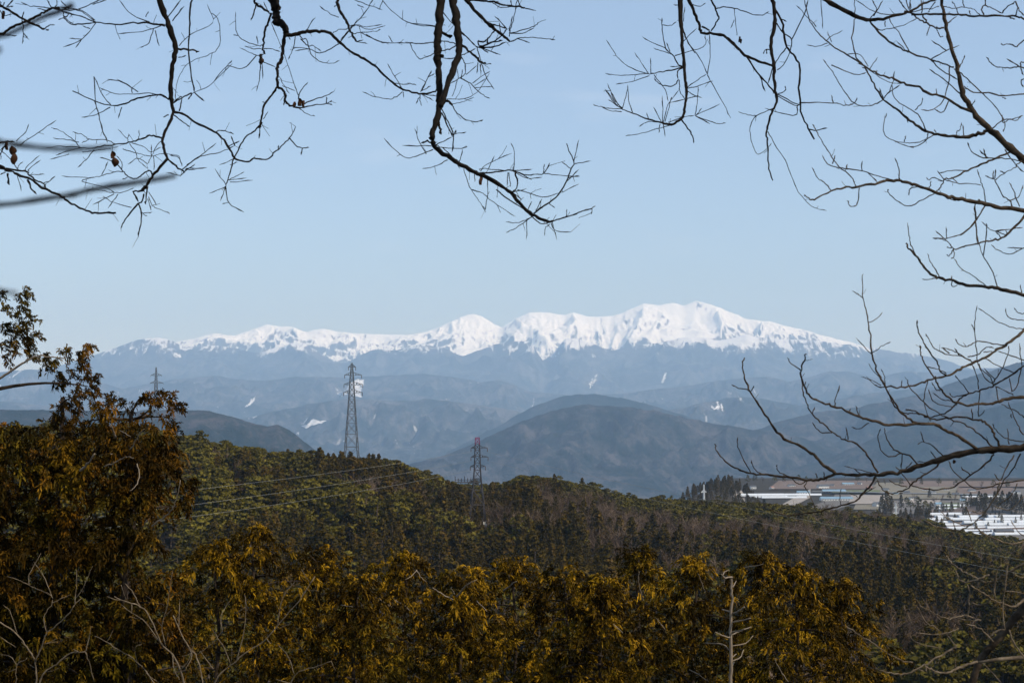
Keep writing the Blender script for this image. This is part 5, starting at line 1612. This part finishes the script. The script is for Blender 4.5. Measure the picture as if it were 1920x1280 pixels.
TREE_TWO = '''
B D 5.5 3.6: 552,-20 560,100 572,200 578,300 585,420 597,500 598,560 590,640 575,700 540,735 500,748 455,738
B D 4 2.4: 570,-10 572,100 575,200
B D 2.6 1.4: 455,738 370,715 280,680 215,655
B D 5.2 3.4: 600,-20 640,60 670,140 690,195 740,200 820,215 880,260 950,330 1030,365 1100,390 1125,410
B D 3 2: 740,-10 775,60 790,100 780,140 745,190
B D 6.5 4: 1115,-20 1125,60 1130,140 1110,230 1110,300 1125,400 1128,500 1140,580 1142,610
B D 3.5 2: 1142,610 1110,680 1085,760 1080,800 1088,870 1090,990 1115,1085
B D 3.5 2.4: 1125,40 1170,130 1190,230 1200,285 1240,330 1278,400 1275,500 1280,600 1290,690 1330,770 1365,840
B D 3 2.2: 960,340 1020,430 1080,500 1140,570
B D 2.6 1.7: 570,720 600,760 630,805 645,855
T D 1.4 0.9: 215,655 130,650 85,640 40,630 ; 215,650 180,630 120,540 ; 215,650 160,590 125,500 ; 215,655 150,610 130,600 ; 215,650 240,560 248,510 ; 275,675 250,600 248,520 ; 210,670 140,665 90,640 ; 185,635 150,600 110,535 ; 190,630 145,550 ; 370,715 360,675 ; 450,735 400,640 ; 455,735 455,575 ; 460,735 490,630 555,540 ; 470,730 500,620 510,580
T D 1.4 0.9: 455,738 370,730 315,760 ; 460,745 470,820 ; 440,745 430,800 ; 520,745 420,775 310,805 230,815 ; 490,735 570,705 650,695 ; 650,695 800,625 ; 655,695 690,650 ; 655,697 740,745 ; 660,700 780,740 835,740 ; 650,690 665,600 668,520
T D 2.2 1.2: 580,405 545,430 548,480 520,515 470,515 430,500 405,470 ; 575,405 490,425 430,435 375,445 ; 575,400 550,385 515,330 475,290 455,180 450,110
T D 1.4 0.9: 405,450 470,540 490,610 ; 375,445 290,420 210,370 170,320 118,240 ; 370,440 340,395 290,315 ; 385,440 385,345 ; 370,440 270,450 190,452 112,443 ; 375,455 270,490 170,507 ; 475,290 410,265 335,222 ; 520,330 460,310 400,288 ; 500,310 480,255 ; 530,335 700,280 710,210 ; 455,150 500,155 540,130 ; 570,402 500,400
T D 1.6 0.9: 555,480 560,550 590,590 ; 600,545 660,580 690,585 ; 600,530 650,490 720,445 ; 600,530 660,520 760,485 ; 670,575 500,615
T D 2.6 1.6: 820,215 890,280 960,340 ; 690,160 735,185 730,205 ; 575,170 600,240 650,320
T D 1.5 0.8: 650,310 690,370 725,450 ; 725,445 740,340 738,200 ; 725,450 760,520 810,600 865,710 ; 580,250 660,170 ; 580,130 590,40 ; 560,34 520,30 ; 610,20 680,40 715,18
T D 2 1.2: 775,55 820,43 890,52 960,75 1040,95 1095,70
T D 1.3 0.8: 885,55 890,100 900,190 905,215 ; 885,120 865,170
T D 2 1.2: 1140,140 1180,200 1230,235 1220,310 1180,390 1140,425 ; 1195,290 1150,350 1130,390 ; 1230,240 1300,100 1330,0 ; 1165,115 1200,130 ; 1110,295 1070,300 1060,325 ; 1080,300 1078,325 ; 1040,460 1070,550 ; 1115,410 1090,500
T D 1.8 1.1: 1145,570 1190,545 1192,515 ; 1145,565 1250,620 1280,630 ; 1145,575 1240,630 1275,632 ; 1275,620 1370,615 1475,620 ; 1265,630 1260,685 1200,688 1070,650
T D 1.4 0.8: 1120,650 1020,695 985,750 980,800 1000,880 1030,925 1080,895 1110,860 ; 1020,695 970,690 910,672 ; 1088,790 1130,870 1190,960 1230,1060 1270,1150 1310,1200 1360,1245 1440,1265
T D 2 1.5: 1330,775 1380,782 1445,768
'''
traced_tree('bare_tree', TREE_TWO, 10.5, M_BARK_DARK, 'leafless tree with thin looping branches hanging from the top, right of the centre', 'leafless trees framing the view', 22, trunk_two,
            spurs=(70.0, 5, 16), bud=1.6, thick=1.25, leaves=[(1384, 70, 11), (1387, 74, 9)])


# ---- 3. the tree along the right edge
def trunk_three(base):
    Y = 7.5
    foot = at(2330, 900, Y)
    if base is None: return (foot[0], Y, gz_at(foot[0], Y))
    up = [(foot[0], Y, base[2] - 0.3), at(2330, 1500, Y), at(2310, 1100, Y), at(2290, 700, Y), at(2270, 300, Y), at(2240, -150, Y), at(2200, -600, Y)]
    out = [('trunk', up, [0.19, 0.16, 0.14, 0.12, 0.10, 0.07, 0.03])]
    for pts, w in (([at(2280, 640, Y), at(2100, 480, Y), at(1954, 334, Y)], (0.05, 0.03, 0.018)), ([at(2285, 720, Y), at(2100, 500, Y), at(1947, 402, Y)], (0.03, 0.018, 0.010)), ([at(2290, 760, Y), at(2120, 640, Y), at(1930, 556, Y)], (0.03, 0.018, 0.0085)),
                   ([at(2300, 880, Y), at(2120, 850, Y), at(1942, 834, Y)], (0.05, 0.03, 0.018)), ([at(2295, 800, Y), at(2120, 690, Y), at(1927, 610, Y)], (0.03, 0.016, 0.007)), ([at(2320, 1100, Y), at(2100, 1060, Y), at(1932, 1125, Y)], (0.05, 0.035, 0.019)),
                   ([at(2230, -250, Y), at(1900, -160, Y), at(1600, -60, Y), at(1534, -7, Y)], (0.05, 0.03, 0.018, 0.012)), ([at(2250, -50, Y), at(2080, 60, Y), at(1926, 38, Y)], (0.02, 0.012, 0.005)), ([at(2295, 780, Y), at(2120, 720, Y), at(1928, 745, Y)], (0.03, 0.015, 0.007))):
        out.append(('limb', pts, w))
    return out


TREE_THREE = '''
B E 13 5: 1320,930 1230,840 1150,765 1050,680 990,620 940,555 905,480 880,370 850,260 825,170 805,80 790,-20
B E 8.5 6: 150,-20 240,30 340,85 420,105
B E 5.5 3: 420,105 510,95 600,70 640,55 700,20 780,-10
B E 3.6 3.4: 600,60 640,70 720,75 800,72 880,78 960,85 1100,83 1180,88 1240,105
B E 3.6 2.4: 420,110 480,185 560,240 640,280 740,312 790,325 860,355
B E 6.5 3: 1045,680 1000,695 940,710 870,715 790,705 725,690 660,650 600,605 545,560 490,520
B E 3 1.4: 490,520 440,440 400,365 350,300 330,220 335,130 345,60 340,-10
B E 4.8 2.6: 950,580 880,550 800,505 730,490 680,455 610,438 550,415 490,395 430,370 370,330
B E 2.6 1.4: 370,330 300,285 240,250 190,210 140,160 100,90 80,0
B E 3.6 2: 1150,795 1060,830 1000,860 930,890 860,925 810,940 790,975 765,1000
B E 7.4 2: 1300,1120 1220,1098 1100,1080 1000,1060 900,1040 830,1025 760,1000 690,975 640,960 580,945 530,943 450,955 350,975 280,980 220,995 130,1040 100,1035 80,1015
B E 2.6 2: 1230,490 1180,495 1110,500 1040,485 960,480 910,450
B F 4.4 2.2: 1450,-15 1420,10 1340,100 1275,150 1200,165 1130,180 1050,200 985,215
B F 6.5 2.4: 1440,500 1360,475 1250,450 1180,440 1060,430 980,405 900,385 850,365 800,310 765,265 715,210 700,180
B K 5.4 2.6: 1150,200 1120,235 1060,290 980,350 900,395 830,440 730,485 660,520 580,560 500,590 400,615 310,645 200,660 90,660
B G 13 4: 1990,590 1900,605 1760,615 1640,625 1530,645 1420,675 1320,705 1240,735 1160,755 1050,765 930,768 780,765
B G 5 1.8: 780,765 700,790 640,798 550,785 450,775 350,765 280,760 200,735 130,685 80,630 68,580
B G 5.5 2: 1640,615 1530,535 1450,500 1370,460 1240,465 1110,465 1000,440 900,405 800,365 730,340 660,310 620,275 590,210 585,140 600,80 612,40
B G 5.4 2: 790,760 720,710 660,650 590,600 500,560 440,510 380,430 330,350 280,270 245,190 232,120 240,65
B G 3.4 2: 1045,755 1000,680 960,620 900,575 830,550 770,510 700,450 650,400 615,330 590,250 585,160
B G 3.5 2: 1030,775 990,840 940,895 900,930 800,960 700,985 600,1000 530,1012 450,1000 390,970
B K 4.4 2.4: 420,935 310,928 230,875 180,825 130,750 90,680 40,590
B F 3.4 1.2: 575,1035 545,980 515,910 495,830 480,700 465,600 445,530 438,440 440,360
B K 5.6 2.4: 1150,740 1040,742 980,755 920,775 850,792 780,785 720,800 640,785 570,750 510,700 470,640 455,580
B K 3.2 2: 1130,500 1060,550 980,600 900,645 860,665 780,690 700,715 650,745 600,800 540,850 470,875 400,890 330,860 250,860 190,840 140,790 100,700
B K 3 1.8: 920,1140 870,1090 800,1030 720,960 620,920 520,880 430,830 350,755 280,690 240,610
B K 4 2.4: 940,1110 900,1030 870,960 810,920 740,905 640,885 560,890 480,905 420,900 330,850 230,830
B G 3 1.5: 1290,710 1240,655 1190,640 1130,600 1090,540 1085,490
B G 3.2 1.6: 1420,690 1370,740 1300,780 1250,820 1220,850 1170,870 1120,885 1070,850 1040,800
B G 3.2 1.8: 1740,645 1680,710 1600,770 1530,820 1480,845 1380,855 1290,845 1240,830
B L 15 12: 1010,660 960,720 880,810 800,910 720,1000 650,1080 600,1180 570,1320
T E 2.2 1.4: 860,360 910,395 980,460 1040,520 1100,590 1125,650 1118,690 ; 740,315 800,370 880,415 ; 835,350 830,440 800,530 740,575 688,575 ; 830,530 800,585 760,570 ; 740,310 800,275 885,238 ; 820,265 740,212 ; 900,495 800,410 730,360
T E 1.8 1.2: 630,275 570,170 545,140 520,90 ; 620,275 560,215 ; 425,120 470,155 540,145 600,130 670,95 ; 500,140 500,110 ; 600,70 500,75 420,50 350,0 ; 420,100 455,50 430,0 ; 440,85 490,0 ; 620,65 570,0 ; 630,60 630,0 ; 690,70 700,0
T I 3 2.4: 870,305 790,305 720,275 640,235 560,180 510,150 ; 640,150 650,190 700,260
T I 1.8 1.2: 790,310 820,380 845,405 865,395 ; 720,290 685,395 ; 860,70 910,80 980,95 1060,80 1130,85 1200,105 1280,175 ; 1000,80 960,15 ; 1095,75 1070,0 ; 1010,95 1030,160 ; 1160,160 1145,120 ; 910,255 1010,180 ; 860,120 890,95 ; 380,0 440,80 490,130 ; 460,0 490,110 ; 505,0 510,110 ; 625,0 635,120 ; 780,20 720,100 700,135 ; 530,130 640,105 740,95 830,70
T I 2.4 1.5: 1310,165 1285,110 1320,60 1400,95 1510,145 ; 1510,145 1550,90 1650,15 ; 1650,15 1690,100 1745,180 ; 1655,180 1670,110 1685,85 ; 1320,60 1320,-10 ; 1590,195 1650,210 ; 1745,440 1690,490 1660,510 1590,480 1520,490 1500,480 ; 1800,760 1710,735 1640,735 1540,740 1430,725 1385,685 1335,625 ; 1700,735 1560,640 ; 1710,740 1740,820 ; 1710,720 1715,680 1745,680 ; 1740,860 1715,890 1740,950
T E 2 1.4: 885,355 905,320 915,290 ; 950,555 970,520 ; 1060,670 1110,630 1170,620 1220,600 ; 1110,600 1115,640 1150,622 1185,630 1210,605 ; 1110,510 1130,515
T E 2 1.2: 490,520 450,545 400,553 340,540 290,480 250,420 215,360 175,310 ; 220,340 290,370 350,390 400,380 ; 335,540 300,550 220,535 60,535 ; 230,535 218,495 ; 340,540 355,510 ; 490,520 530,460 550,370 ; 510,490 580,440 ; 490,510 470,460 ; 720,690 680,610 640,575 560,525 540,480 535,440
T E 1.8 1.2: 655,575 690,540 695,510 ; 610,610 620,640 ; 725,690 710,735 640,765 560,740 500,705 490,650 510,590 ; 760,700 700,735 640,745 600,745 550,740 ; 600,740 610,705 ; 630,765 650,772 ; 870,710 875,685 890,680 900,640 ; 910,705 905,650 ; 770,700 755,675
T E 1.6 1: 190,215 220,190 280,160 ; 220,220 200,165 ; 200,225 150,243 90,235 ; 140,140 75,70 40,30 ; 300,285 370,285 410,350 ; 420,360 460,300 ; 430,375 520,430 600,435 ; 410,370 380,350 ; 460,390 455,365 ; 165,0 170,80 175,150 ; 770,490 765,460
T E 2.2 1.5: 1060,825 1000,820 950,790 930,740 ; 1040,825 990,785 ; 1025,820 1015,775 ; 1060,825 1150,830 1224,845
T E 1.8 1.2: 930,890 840,890 780,905 ; 810,940 770,890 ; 800,945 750,925 730,940 715,925 ; 740,945 730,985 ; 810,935 870,955 960,960 1000,965 ; 1025,1065 1015,990 1000,950 980,885 ; 845,925 880,955
T E 2 1.4: 575,945 570,880 553,820 ; 350,975 320,920 260,870 210,800 170,740 140,680 120,650 ; 260,880 200,855 170,810 ; 225,855 240,810 ; 220,995 180,950 150,930 118,870 ; 365,980 355,1060 340,1075 315,1072 305,1045 ; 260,875 330,885 390,895 450,915 540,940 ; 410,900 460,950 ; 380,890 378,840 ; 300,885 302,855 ; 765,1005 700,1040 620,1075 560,1045 520,1010 512,985 ; 690,970 630,985 625,1020 ; 820,1030 860,1045 880,1040
T E 2.5 1.3: 1020,1075 970,1150 910,1215 830,1240 750,1243 ; 975,1150 970,1075 985,1040 ; 970,1150 985,1280 ; 1005,1060 985,1040
T J 2.2 1.3: 1270,1095 1240,1020 1160,970 1120,880 1080,810 1090,795 1150,750 1230,700 1330,650 ; 1080,790 970,750 ; 1080,780 1085,680 ; 1250,1020 1340,980 1390,850 ; 1350,1090 1290,940 1240,820 ; 1190,470 1280,600 1396,720 ; 1310,650 1370,590 ; 1060,780 1065,700 ; 1180,720 1130,700
T F 1.8 1.2: 985,215 960,255 945,245 ; 985,220 990,260 970,270 ; 985,215 960,180 920,155 860,150 ; 940,160 875,100 ; 945,155 942,80 ; 1180,435 1100,375 1030,330 990,270 ; 975,205 945,205 ; 1150,0 1110,60 1045,120 1000,135 930,152 ; 1275,150 1240,110 ; 1300,140 1300,100 1220,105 1155,50 ; 1300,130 1240,105 1320,95 1400,85
T F 2 1.1: 1250,445 1210,330 1160,250 1130,150 1118,50 1110,-50 ; 1165,250 1185,100 1180,60 ; 765,265 730,190 722,150 708,55 ; 890,385 840,395 795,395 ; 900,380 880,340 845,290 830,240 ; 980,405 975,435 1000,435 1010,415 ; 975,405 975,375 ; 1395,480 1385,430 ; 1480,180 1400,210 1325,245 1250,220 1210,190 ; 1400,210 1305,205
T F 1.5 1: 440,505 375,462 ; 470,655 520,635 560,595 ; 495,840 550,800 612,768 ; 495,845 400,745 ; 545,985 500,940 475,900 ; 575,1025 570,970 550,935 ; 550,1030 500,1000 430,980 ; 570,1040 530,1040 460,980
T K 2.2 1.4: 90,660 30,660 0,640 ; 735,480 680,440 620,405 560,380 500,365 ; 700,435 770,420 830,370 890,362 ; 720,460 640,430 530,410 450,370 410,310 385,260 ; 560,410 510,370 ; 640,430 600,370 ; 975,345 900,340 840,325 770,320 710,350 680,357 630,340 603,300
T K 2.6 2: 540,575 490,540 465,470 400,380 360,310 325,230 320,160 ; 450,600 400,520 360,450 345,400 340,345
T K 1.8 1.2: 400,510 480,530 540,560 ; 200,660 205,610 ; 400,615 370,740 380,820 420,920 ; 405,680 440,770 520,800 600,810 ; 1120,230 1040,215 930,175 850,120 775,70 ; 800,540 770,470 760,350 750,240 755,150 770,50 ; 750,245 725,190 ; 1150,160 1050,155 1000,130 980,70 ; 1140,118 1120,115 1070,100 1047,70 ; 880,395 820,400 825,400
T K 2 1.3: 1040,720 1000,700 900,650 ; 890,640 830,600 800,530 780,480 ; 890,630 950,530 1000,420 1005,350 ; 890,650 870,590 800,530 ; 890,630 900,600 820,520 ; 910,660 930,780 ; 1120,460 1000,420 920,390 ; 1090,520 1040,550 920,500 830,445 ; 1105,500 1085,330 ; 1100,520 1070,660 1020,700 ; 710,710 650,630 600,570 ; 720,710 620,730 580,735 560,705 ; 570,765 500,750 440,705 ; 490,690 460,680 430,625 ; 790,690 780,800 780,880 830,835 ; 735,900 730,820 ; 1030,690 1010,590 ; 780,680 770,590 730,490 ; 1120,890 1060,840 990,810 950,785 ; 1120,1020 1080,960 1040,870 1000,770 ; 1030,890 1020,860 ; 1120,1070 1040,1060 960,1030 900,970 885,940 ; 1010,1090 1000,970
T G 2 1.3: 585,145 530,105 500,65 ; 610,210 605,230 ; 790,360 785,330 815,230 ; 870,395 880,370 ; 930,410 910,350 ; 990,455 940,490 885,485 ; 650,400 665,360 ; 770,515 700,510 650,455 ; 865,555 855,480 ; 280,755 240,680 205,600 203,540 ; 350,765 300,730 285,680 ; 560,785 480,765 440,740 438,705 ; 530,790 570,825 620,800 ; 680,785 672,755 ; 720,780 720,750 ; 270,255 210,248 165,228 ; 285,265 300,235 ; 490,560 470,540
T G 1.6 1.1: 600,830 640,900 670,980 ; 620,800 600,840 ; 820,945 815,890 825,850 ; 920,900 870,880 ; 940,890 1030,840 ; 710,985 700,1010 ; 1020,760 940,740 840,715 ; 940,760 900,730
T G 2 1.3: 1180,640 1120,660 1070,630 1050,580 1045,530 1060,490 ; 1190,645 1185,730 ; 1400,675 1340,690 1280,690 ; 1390,665 1360,625 ; 1440,660 1380,600 1320,570 1280,585 ; 1320,570 1300,510 ; 1210,735 1250,690 ; 1240,830 1180,750 1150,715 ; 1220,840 1150,825 1110,795 ; 1190,875 1170,880 ; 1105,880 1120,900
T G 2.4 1.6: 1920,800 1780,820 1700,845 1620,845 1560,800 1490,740 1470,685 ; 1600,770 1540,720 ; 1900,640 1850,740 1800,800 1760,880 ; 1860,650 1810,730 1780,800 1740,760
'''
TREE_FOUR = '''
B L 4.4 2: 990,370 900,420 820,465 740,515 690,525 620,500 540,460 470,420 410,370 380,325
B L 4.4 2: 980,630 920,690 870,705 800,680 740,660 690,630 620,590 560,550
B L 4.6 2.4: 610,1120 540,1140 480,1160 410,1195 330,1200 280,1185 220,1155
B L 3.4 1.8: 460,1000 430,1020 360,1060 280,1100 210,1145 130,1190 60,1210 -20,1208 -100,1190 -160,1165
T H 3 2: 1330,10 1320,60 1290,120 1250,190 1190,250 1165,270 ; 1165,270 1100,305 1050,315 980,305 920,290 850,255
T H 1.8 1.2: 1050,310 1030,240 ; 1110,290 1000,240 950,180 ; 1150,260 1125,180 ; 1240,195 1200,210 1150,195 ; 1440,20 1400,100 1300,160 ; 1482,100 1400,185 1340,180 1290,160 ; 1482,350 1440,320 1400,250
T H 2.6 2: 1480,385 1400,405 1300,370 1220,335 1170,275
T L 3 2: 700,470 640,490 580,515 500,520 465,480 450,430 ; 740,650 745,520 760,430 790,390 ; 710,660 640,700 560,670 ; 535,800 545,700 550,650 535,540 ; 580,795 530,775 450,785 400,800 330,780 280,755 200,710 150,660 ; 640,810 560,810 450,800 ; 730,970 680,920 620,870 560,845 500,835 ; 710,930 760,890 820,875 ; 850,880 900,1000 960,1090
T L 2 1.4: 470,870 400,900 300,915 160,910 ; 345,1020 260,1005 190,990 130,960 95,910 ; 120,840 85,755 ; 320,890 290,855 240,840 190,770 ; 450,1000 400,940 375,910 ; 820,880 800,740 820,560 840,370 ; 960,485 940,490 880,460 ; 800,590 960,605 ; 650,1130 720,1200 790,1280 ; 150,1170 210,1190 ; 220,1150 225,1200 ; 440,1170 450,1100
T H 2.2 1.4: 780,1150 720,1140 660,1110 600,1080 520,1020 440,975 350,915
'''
traced_tree('bare_tree', TREE_THREE, 7.5, M_BARK_TAN, 'leafless tree spreading long upturned twigs down the whole right edge', 'leafless trees framing the view', 23, trunk_three, spurs=(85.0, 5, 15), bud=1.5, drift=0.4, leaves=[(1789, 862, 8)], min_w=1.1)


M_BARK_SUN = bark('sunlit_tan_bark', (0.035, 0.025, 0.016), (0.22, 0.165, 0.11))  # pale bark tone with the sunlight on these lower branches put into the colour


def trunk_four(base):  # added trunk for right tree branches split off to take the sunlit bark
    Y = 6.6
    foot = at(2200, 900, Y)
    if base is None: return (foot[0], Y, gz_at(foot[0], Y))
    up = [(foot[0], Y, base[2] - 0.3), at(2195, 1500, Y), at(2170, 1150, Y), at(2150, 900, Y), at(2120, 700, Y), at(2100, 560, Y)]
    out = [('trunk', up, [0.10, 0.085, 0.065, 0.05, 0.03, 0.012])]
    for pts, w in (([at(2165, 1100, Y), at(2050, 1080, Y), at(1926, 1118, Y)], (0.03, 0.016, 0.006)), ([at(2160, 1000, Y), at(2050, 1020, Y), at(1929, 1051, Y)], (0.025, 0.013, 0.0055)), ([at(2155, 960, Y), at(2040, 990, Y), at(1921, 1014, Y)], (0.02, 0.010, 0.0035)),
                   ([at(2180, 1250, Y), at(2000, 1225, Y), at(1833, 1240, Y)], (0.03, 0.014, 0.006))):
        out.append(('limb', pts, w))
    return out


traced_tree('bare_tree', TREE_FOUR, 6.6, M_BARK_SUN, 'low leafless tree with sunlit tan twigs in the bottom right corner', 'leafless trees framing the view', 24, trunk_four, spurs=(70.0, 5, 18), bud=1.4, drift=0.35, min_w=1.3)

# ---- 4. thin saplings before the conifers at the lower left
SAPS = [('B M 5 3.5: 205,1120 200,1000 195,950 150,880 100,810 0,735\nB M 4 2.5: 200,960 230,880 260,800 300,770 380,700 420,640\nT M 2.4 1.2: 420,640 460,600 ; 260,790 245,720 265,670 290,640 290,590 230,560 165,530 ; 165,530 165,470 230,350 ; 290,630 400,580 ; 420,640 430,540 430,440 ; 290,590 240,470 190,400 ; 95,800 60,690 20,640 ; 165,530 100,500 40,480\nT M 2 1.2: 430,600 470,540 520,420 ; 235,860 330,845',
         'pale forked sapling in the bottom left corner', 205),
        ('B M 4.5 3: 215,1120 250,1020 320,970 400,910 480,905\nT M 3 1.6: 480,905 500,960 530,1080 ; 440,905 410,890 ; 480,905 500,830 515,760 ; 330,960 390,930', 'pale arching sapling just right of the corner sapling', 215),
        ('B M 5 2.6: 1050,1120 1020,1020 970,920 900,850 850,720 790,650 740,630 640,595\nT M 2.8 1.4: 900,850 820,740 750,690 680,640 ; 790,650 740,560 700,520 ; 740,630 740,690 ; 970,920 980,1000 1010,1060 ; 1010,1010 1060,950 1090,860 ; 930,870 910,760 940,640 970,440', 'leaning pale sapling with long parallel stems, in front of the round cypress', 1050),
        ('B M 3.6 2.5: 1145,1120 1110,940 1060,880 1010,780 975,700\nT M 2.4 1.4: 1110,920 1190,860 1250,790 ; 1200,1000 1170,960 1125,900 ; 1060,880 1080,930 1040,1010 ; 1005,770 1010,620 ; 1250,790 1245,700 1290,620', 'thin sapling standing right beside the leaning one', 1145),
        ('B M 4 2.4: 1180,1130 1230,1040 1300,975 1400,900 1500,830 1600,710 1680,620 1770,480\nT M 2.8 1.4: 1330,955 1370,800 1385,650 ; 1295,970 1260,880 1240,850 ; 1240,850 1190,770 ; 1560,760 1590,600 1660,510 ; 1385,650 1320,690 ; 1385,650 1375,580', 'long straight sapling stem slanting up to the right', 1180),
        ('B M 3 1.6: 1620,1130 1660,1030 1760,990 1860,960\nT M 2 1.2: 1655,1030 1620,930 1560,860 ; 1640,1080 1550,1060', 'small bare sapling below the lower cypress tops', 1620),
        ('B M 3 1.8: 880,1130 860,1070 770,960 680,900 600,850 530,815\nT M 2 1.2: 770,960 760,880 800,860 ; 680,900 620,890 ; 820,1020 890,1080', 'thin low sapling leaning left, between the two forked ones', 880),
        ('B M 3 1.8: 80,1130 90,1080 95,980 155,940\nT M 2 1.4: 95,980 60,930 0,920 ; 90,880 0,820 ; 92,1000 40,1020', 'short sapling stub at the far bottom left', 80)]
for k, (txt, lab, bx) in enumerate(SAPS):
    Y = 10.5 + 0.3 * (k % 4)

    def trunk_s(base, bx=bx, Y=Y):
        px = 0 + bx / 3.0
        f = at(px, 1292, Y)
        z = gz_at(f[0], Y)
        if base is None: return (f[0], Y, z)
        return [('stem', [(f[0] + 0.05, Y, z - 0.2), (f[0] + 0.08, Y, (z + f[2]) / 2), (f[0], Y, f[2])], [0.022, 0.017, 0.0105])]
    traced_tree('bare_sapling', txt, Y, M_BARK_PALE, lab, 'thin pale saplings at the lower left', 60 + k, trunk_s, spurs=(60.0, 8, 30), bud=1.1, drift=0.3, thick=0.70)

# ---- 5. a shrub so close to the lens that its twigs blur
YN = 0.85


def trunk_n(base):
    f = at(-330, 640, YN)
    if base is None: return (f[0], YN, gz_at(f[0], YN))
    out = [('stem', [(f[0], YN, base[2] - 0.1), (f[0], YN, base[2] + 0.7), at(-330, 900, YN), at(-300, 300, YN), at(-280, -60, YN)], [0.010, 0.009, 0.007, 0.006, 0.003])]
    for y0, y1 in ((300, 262), (420, 386), (560, 541), (120, 68)):
        out.append(('twig', [at(-305, y0, YN), at(-150, (y0 + y1) / 2 - 8, YN), at(-18, y1, YN)], [0.004, 0.003, 0.0021]))
    return out


traced_tree('bare_shrub', '''
B P 11 9: -25,262 20,270 70,276 120,280
B P 9 7: 120,280 170,279 215,277
B P 9 9: -25,387 30,381 75,374 130,366
B P 10 8: 130,366 180,354 250,343 330,330
B P 8 6: -25,541 0,545 32,551
B P 9 8: -25,70 10,66 45,50 80,32
B P 9 10: 80,32 110,22 138,9
''', YN, M_BARK_DARK, 'blurred dark twigs of a shrub close to the viewpoint, at the left edge', None, 90, trunk_n, spurs=(0, 0, 0), drift=0.05, min_w=4)

# ================================================================== HAZE
hz_mat = bpy.data.materials.new('haze_air')
hz_mat.use_nodes = True
hn, hl = hz_mat.node_tree.nodes, hz_mat.node_tree.links
hn.clear()
h_out = hn.new('ShaderNodeOutputMaterial')
h_vol = hn.new('ShaderNodeVolumePrincipled')
h_vol.inputs['Color'].default_value = HAZE_COLOR
h_vol.inputs['Density'].default_value = HAZE_DENSITY
h_vol.inputs['Anisotropy'].default_value = 0.0
h_vol.inputs['Absorption Color'].default_value = HAZE_ABSORB
hl.new(h_vol.outputs['Volume'], h_out.inputs['Volume'])
gz = Geo()
x0, x1, y0, y1, z0, z1 = HAZE_BOX
gz.box(((x0 + x1) / 2, (y0 + y1) / 2, (z0 + z1) / 2), (x1 - x0, y1 - y0, z1 - z0))
haze = gz.build('haze', hz_mat)
tag(haze, kind='stuff')
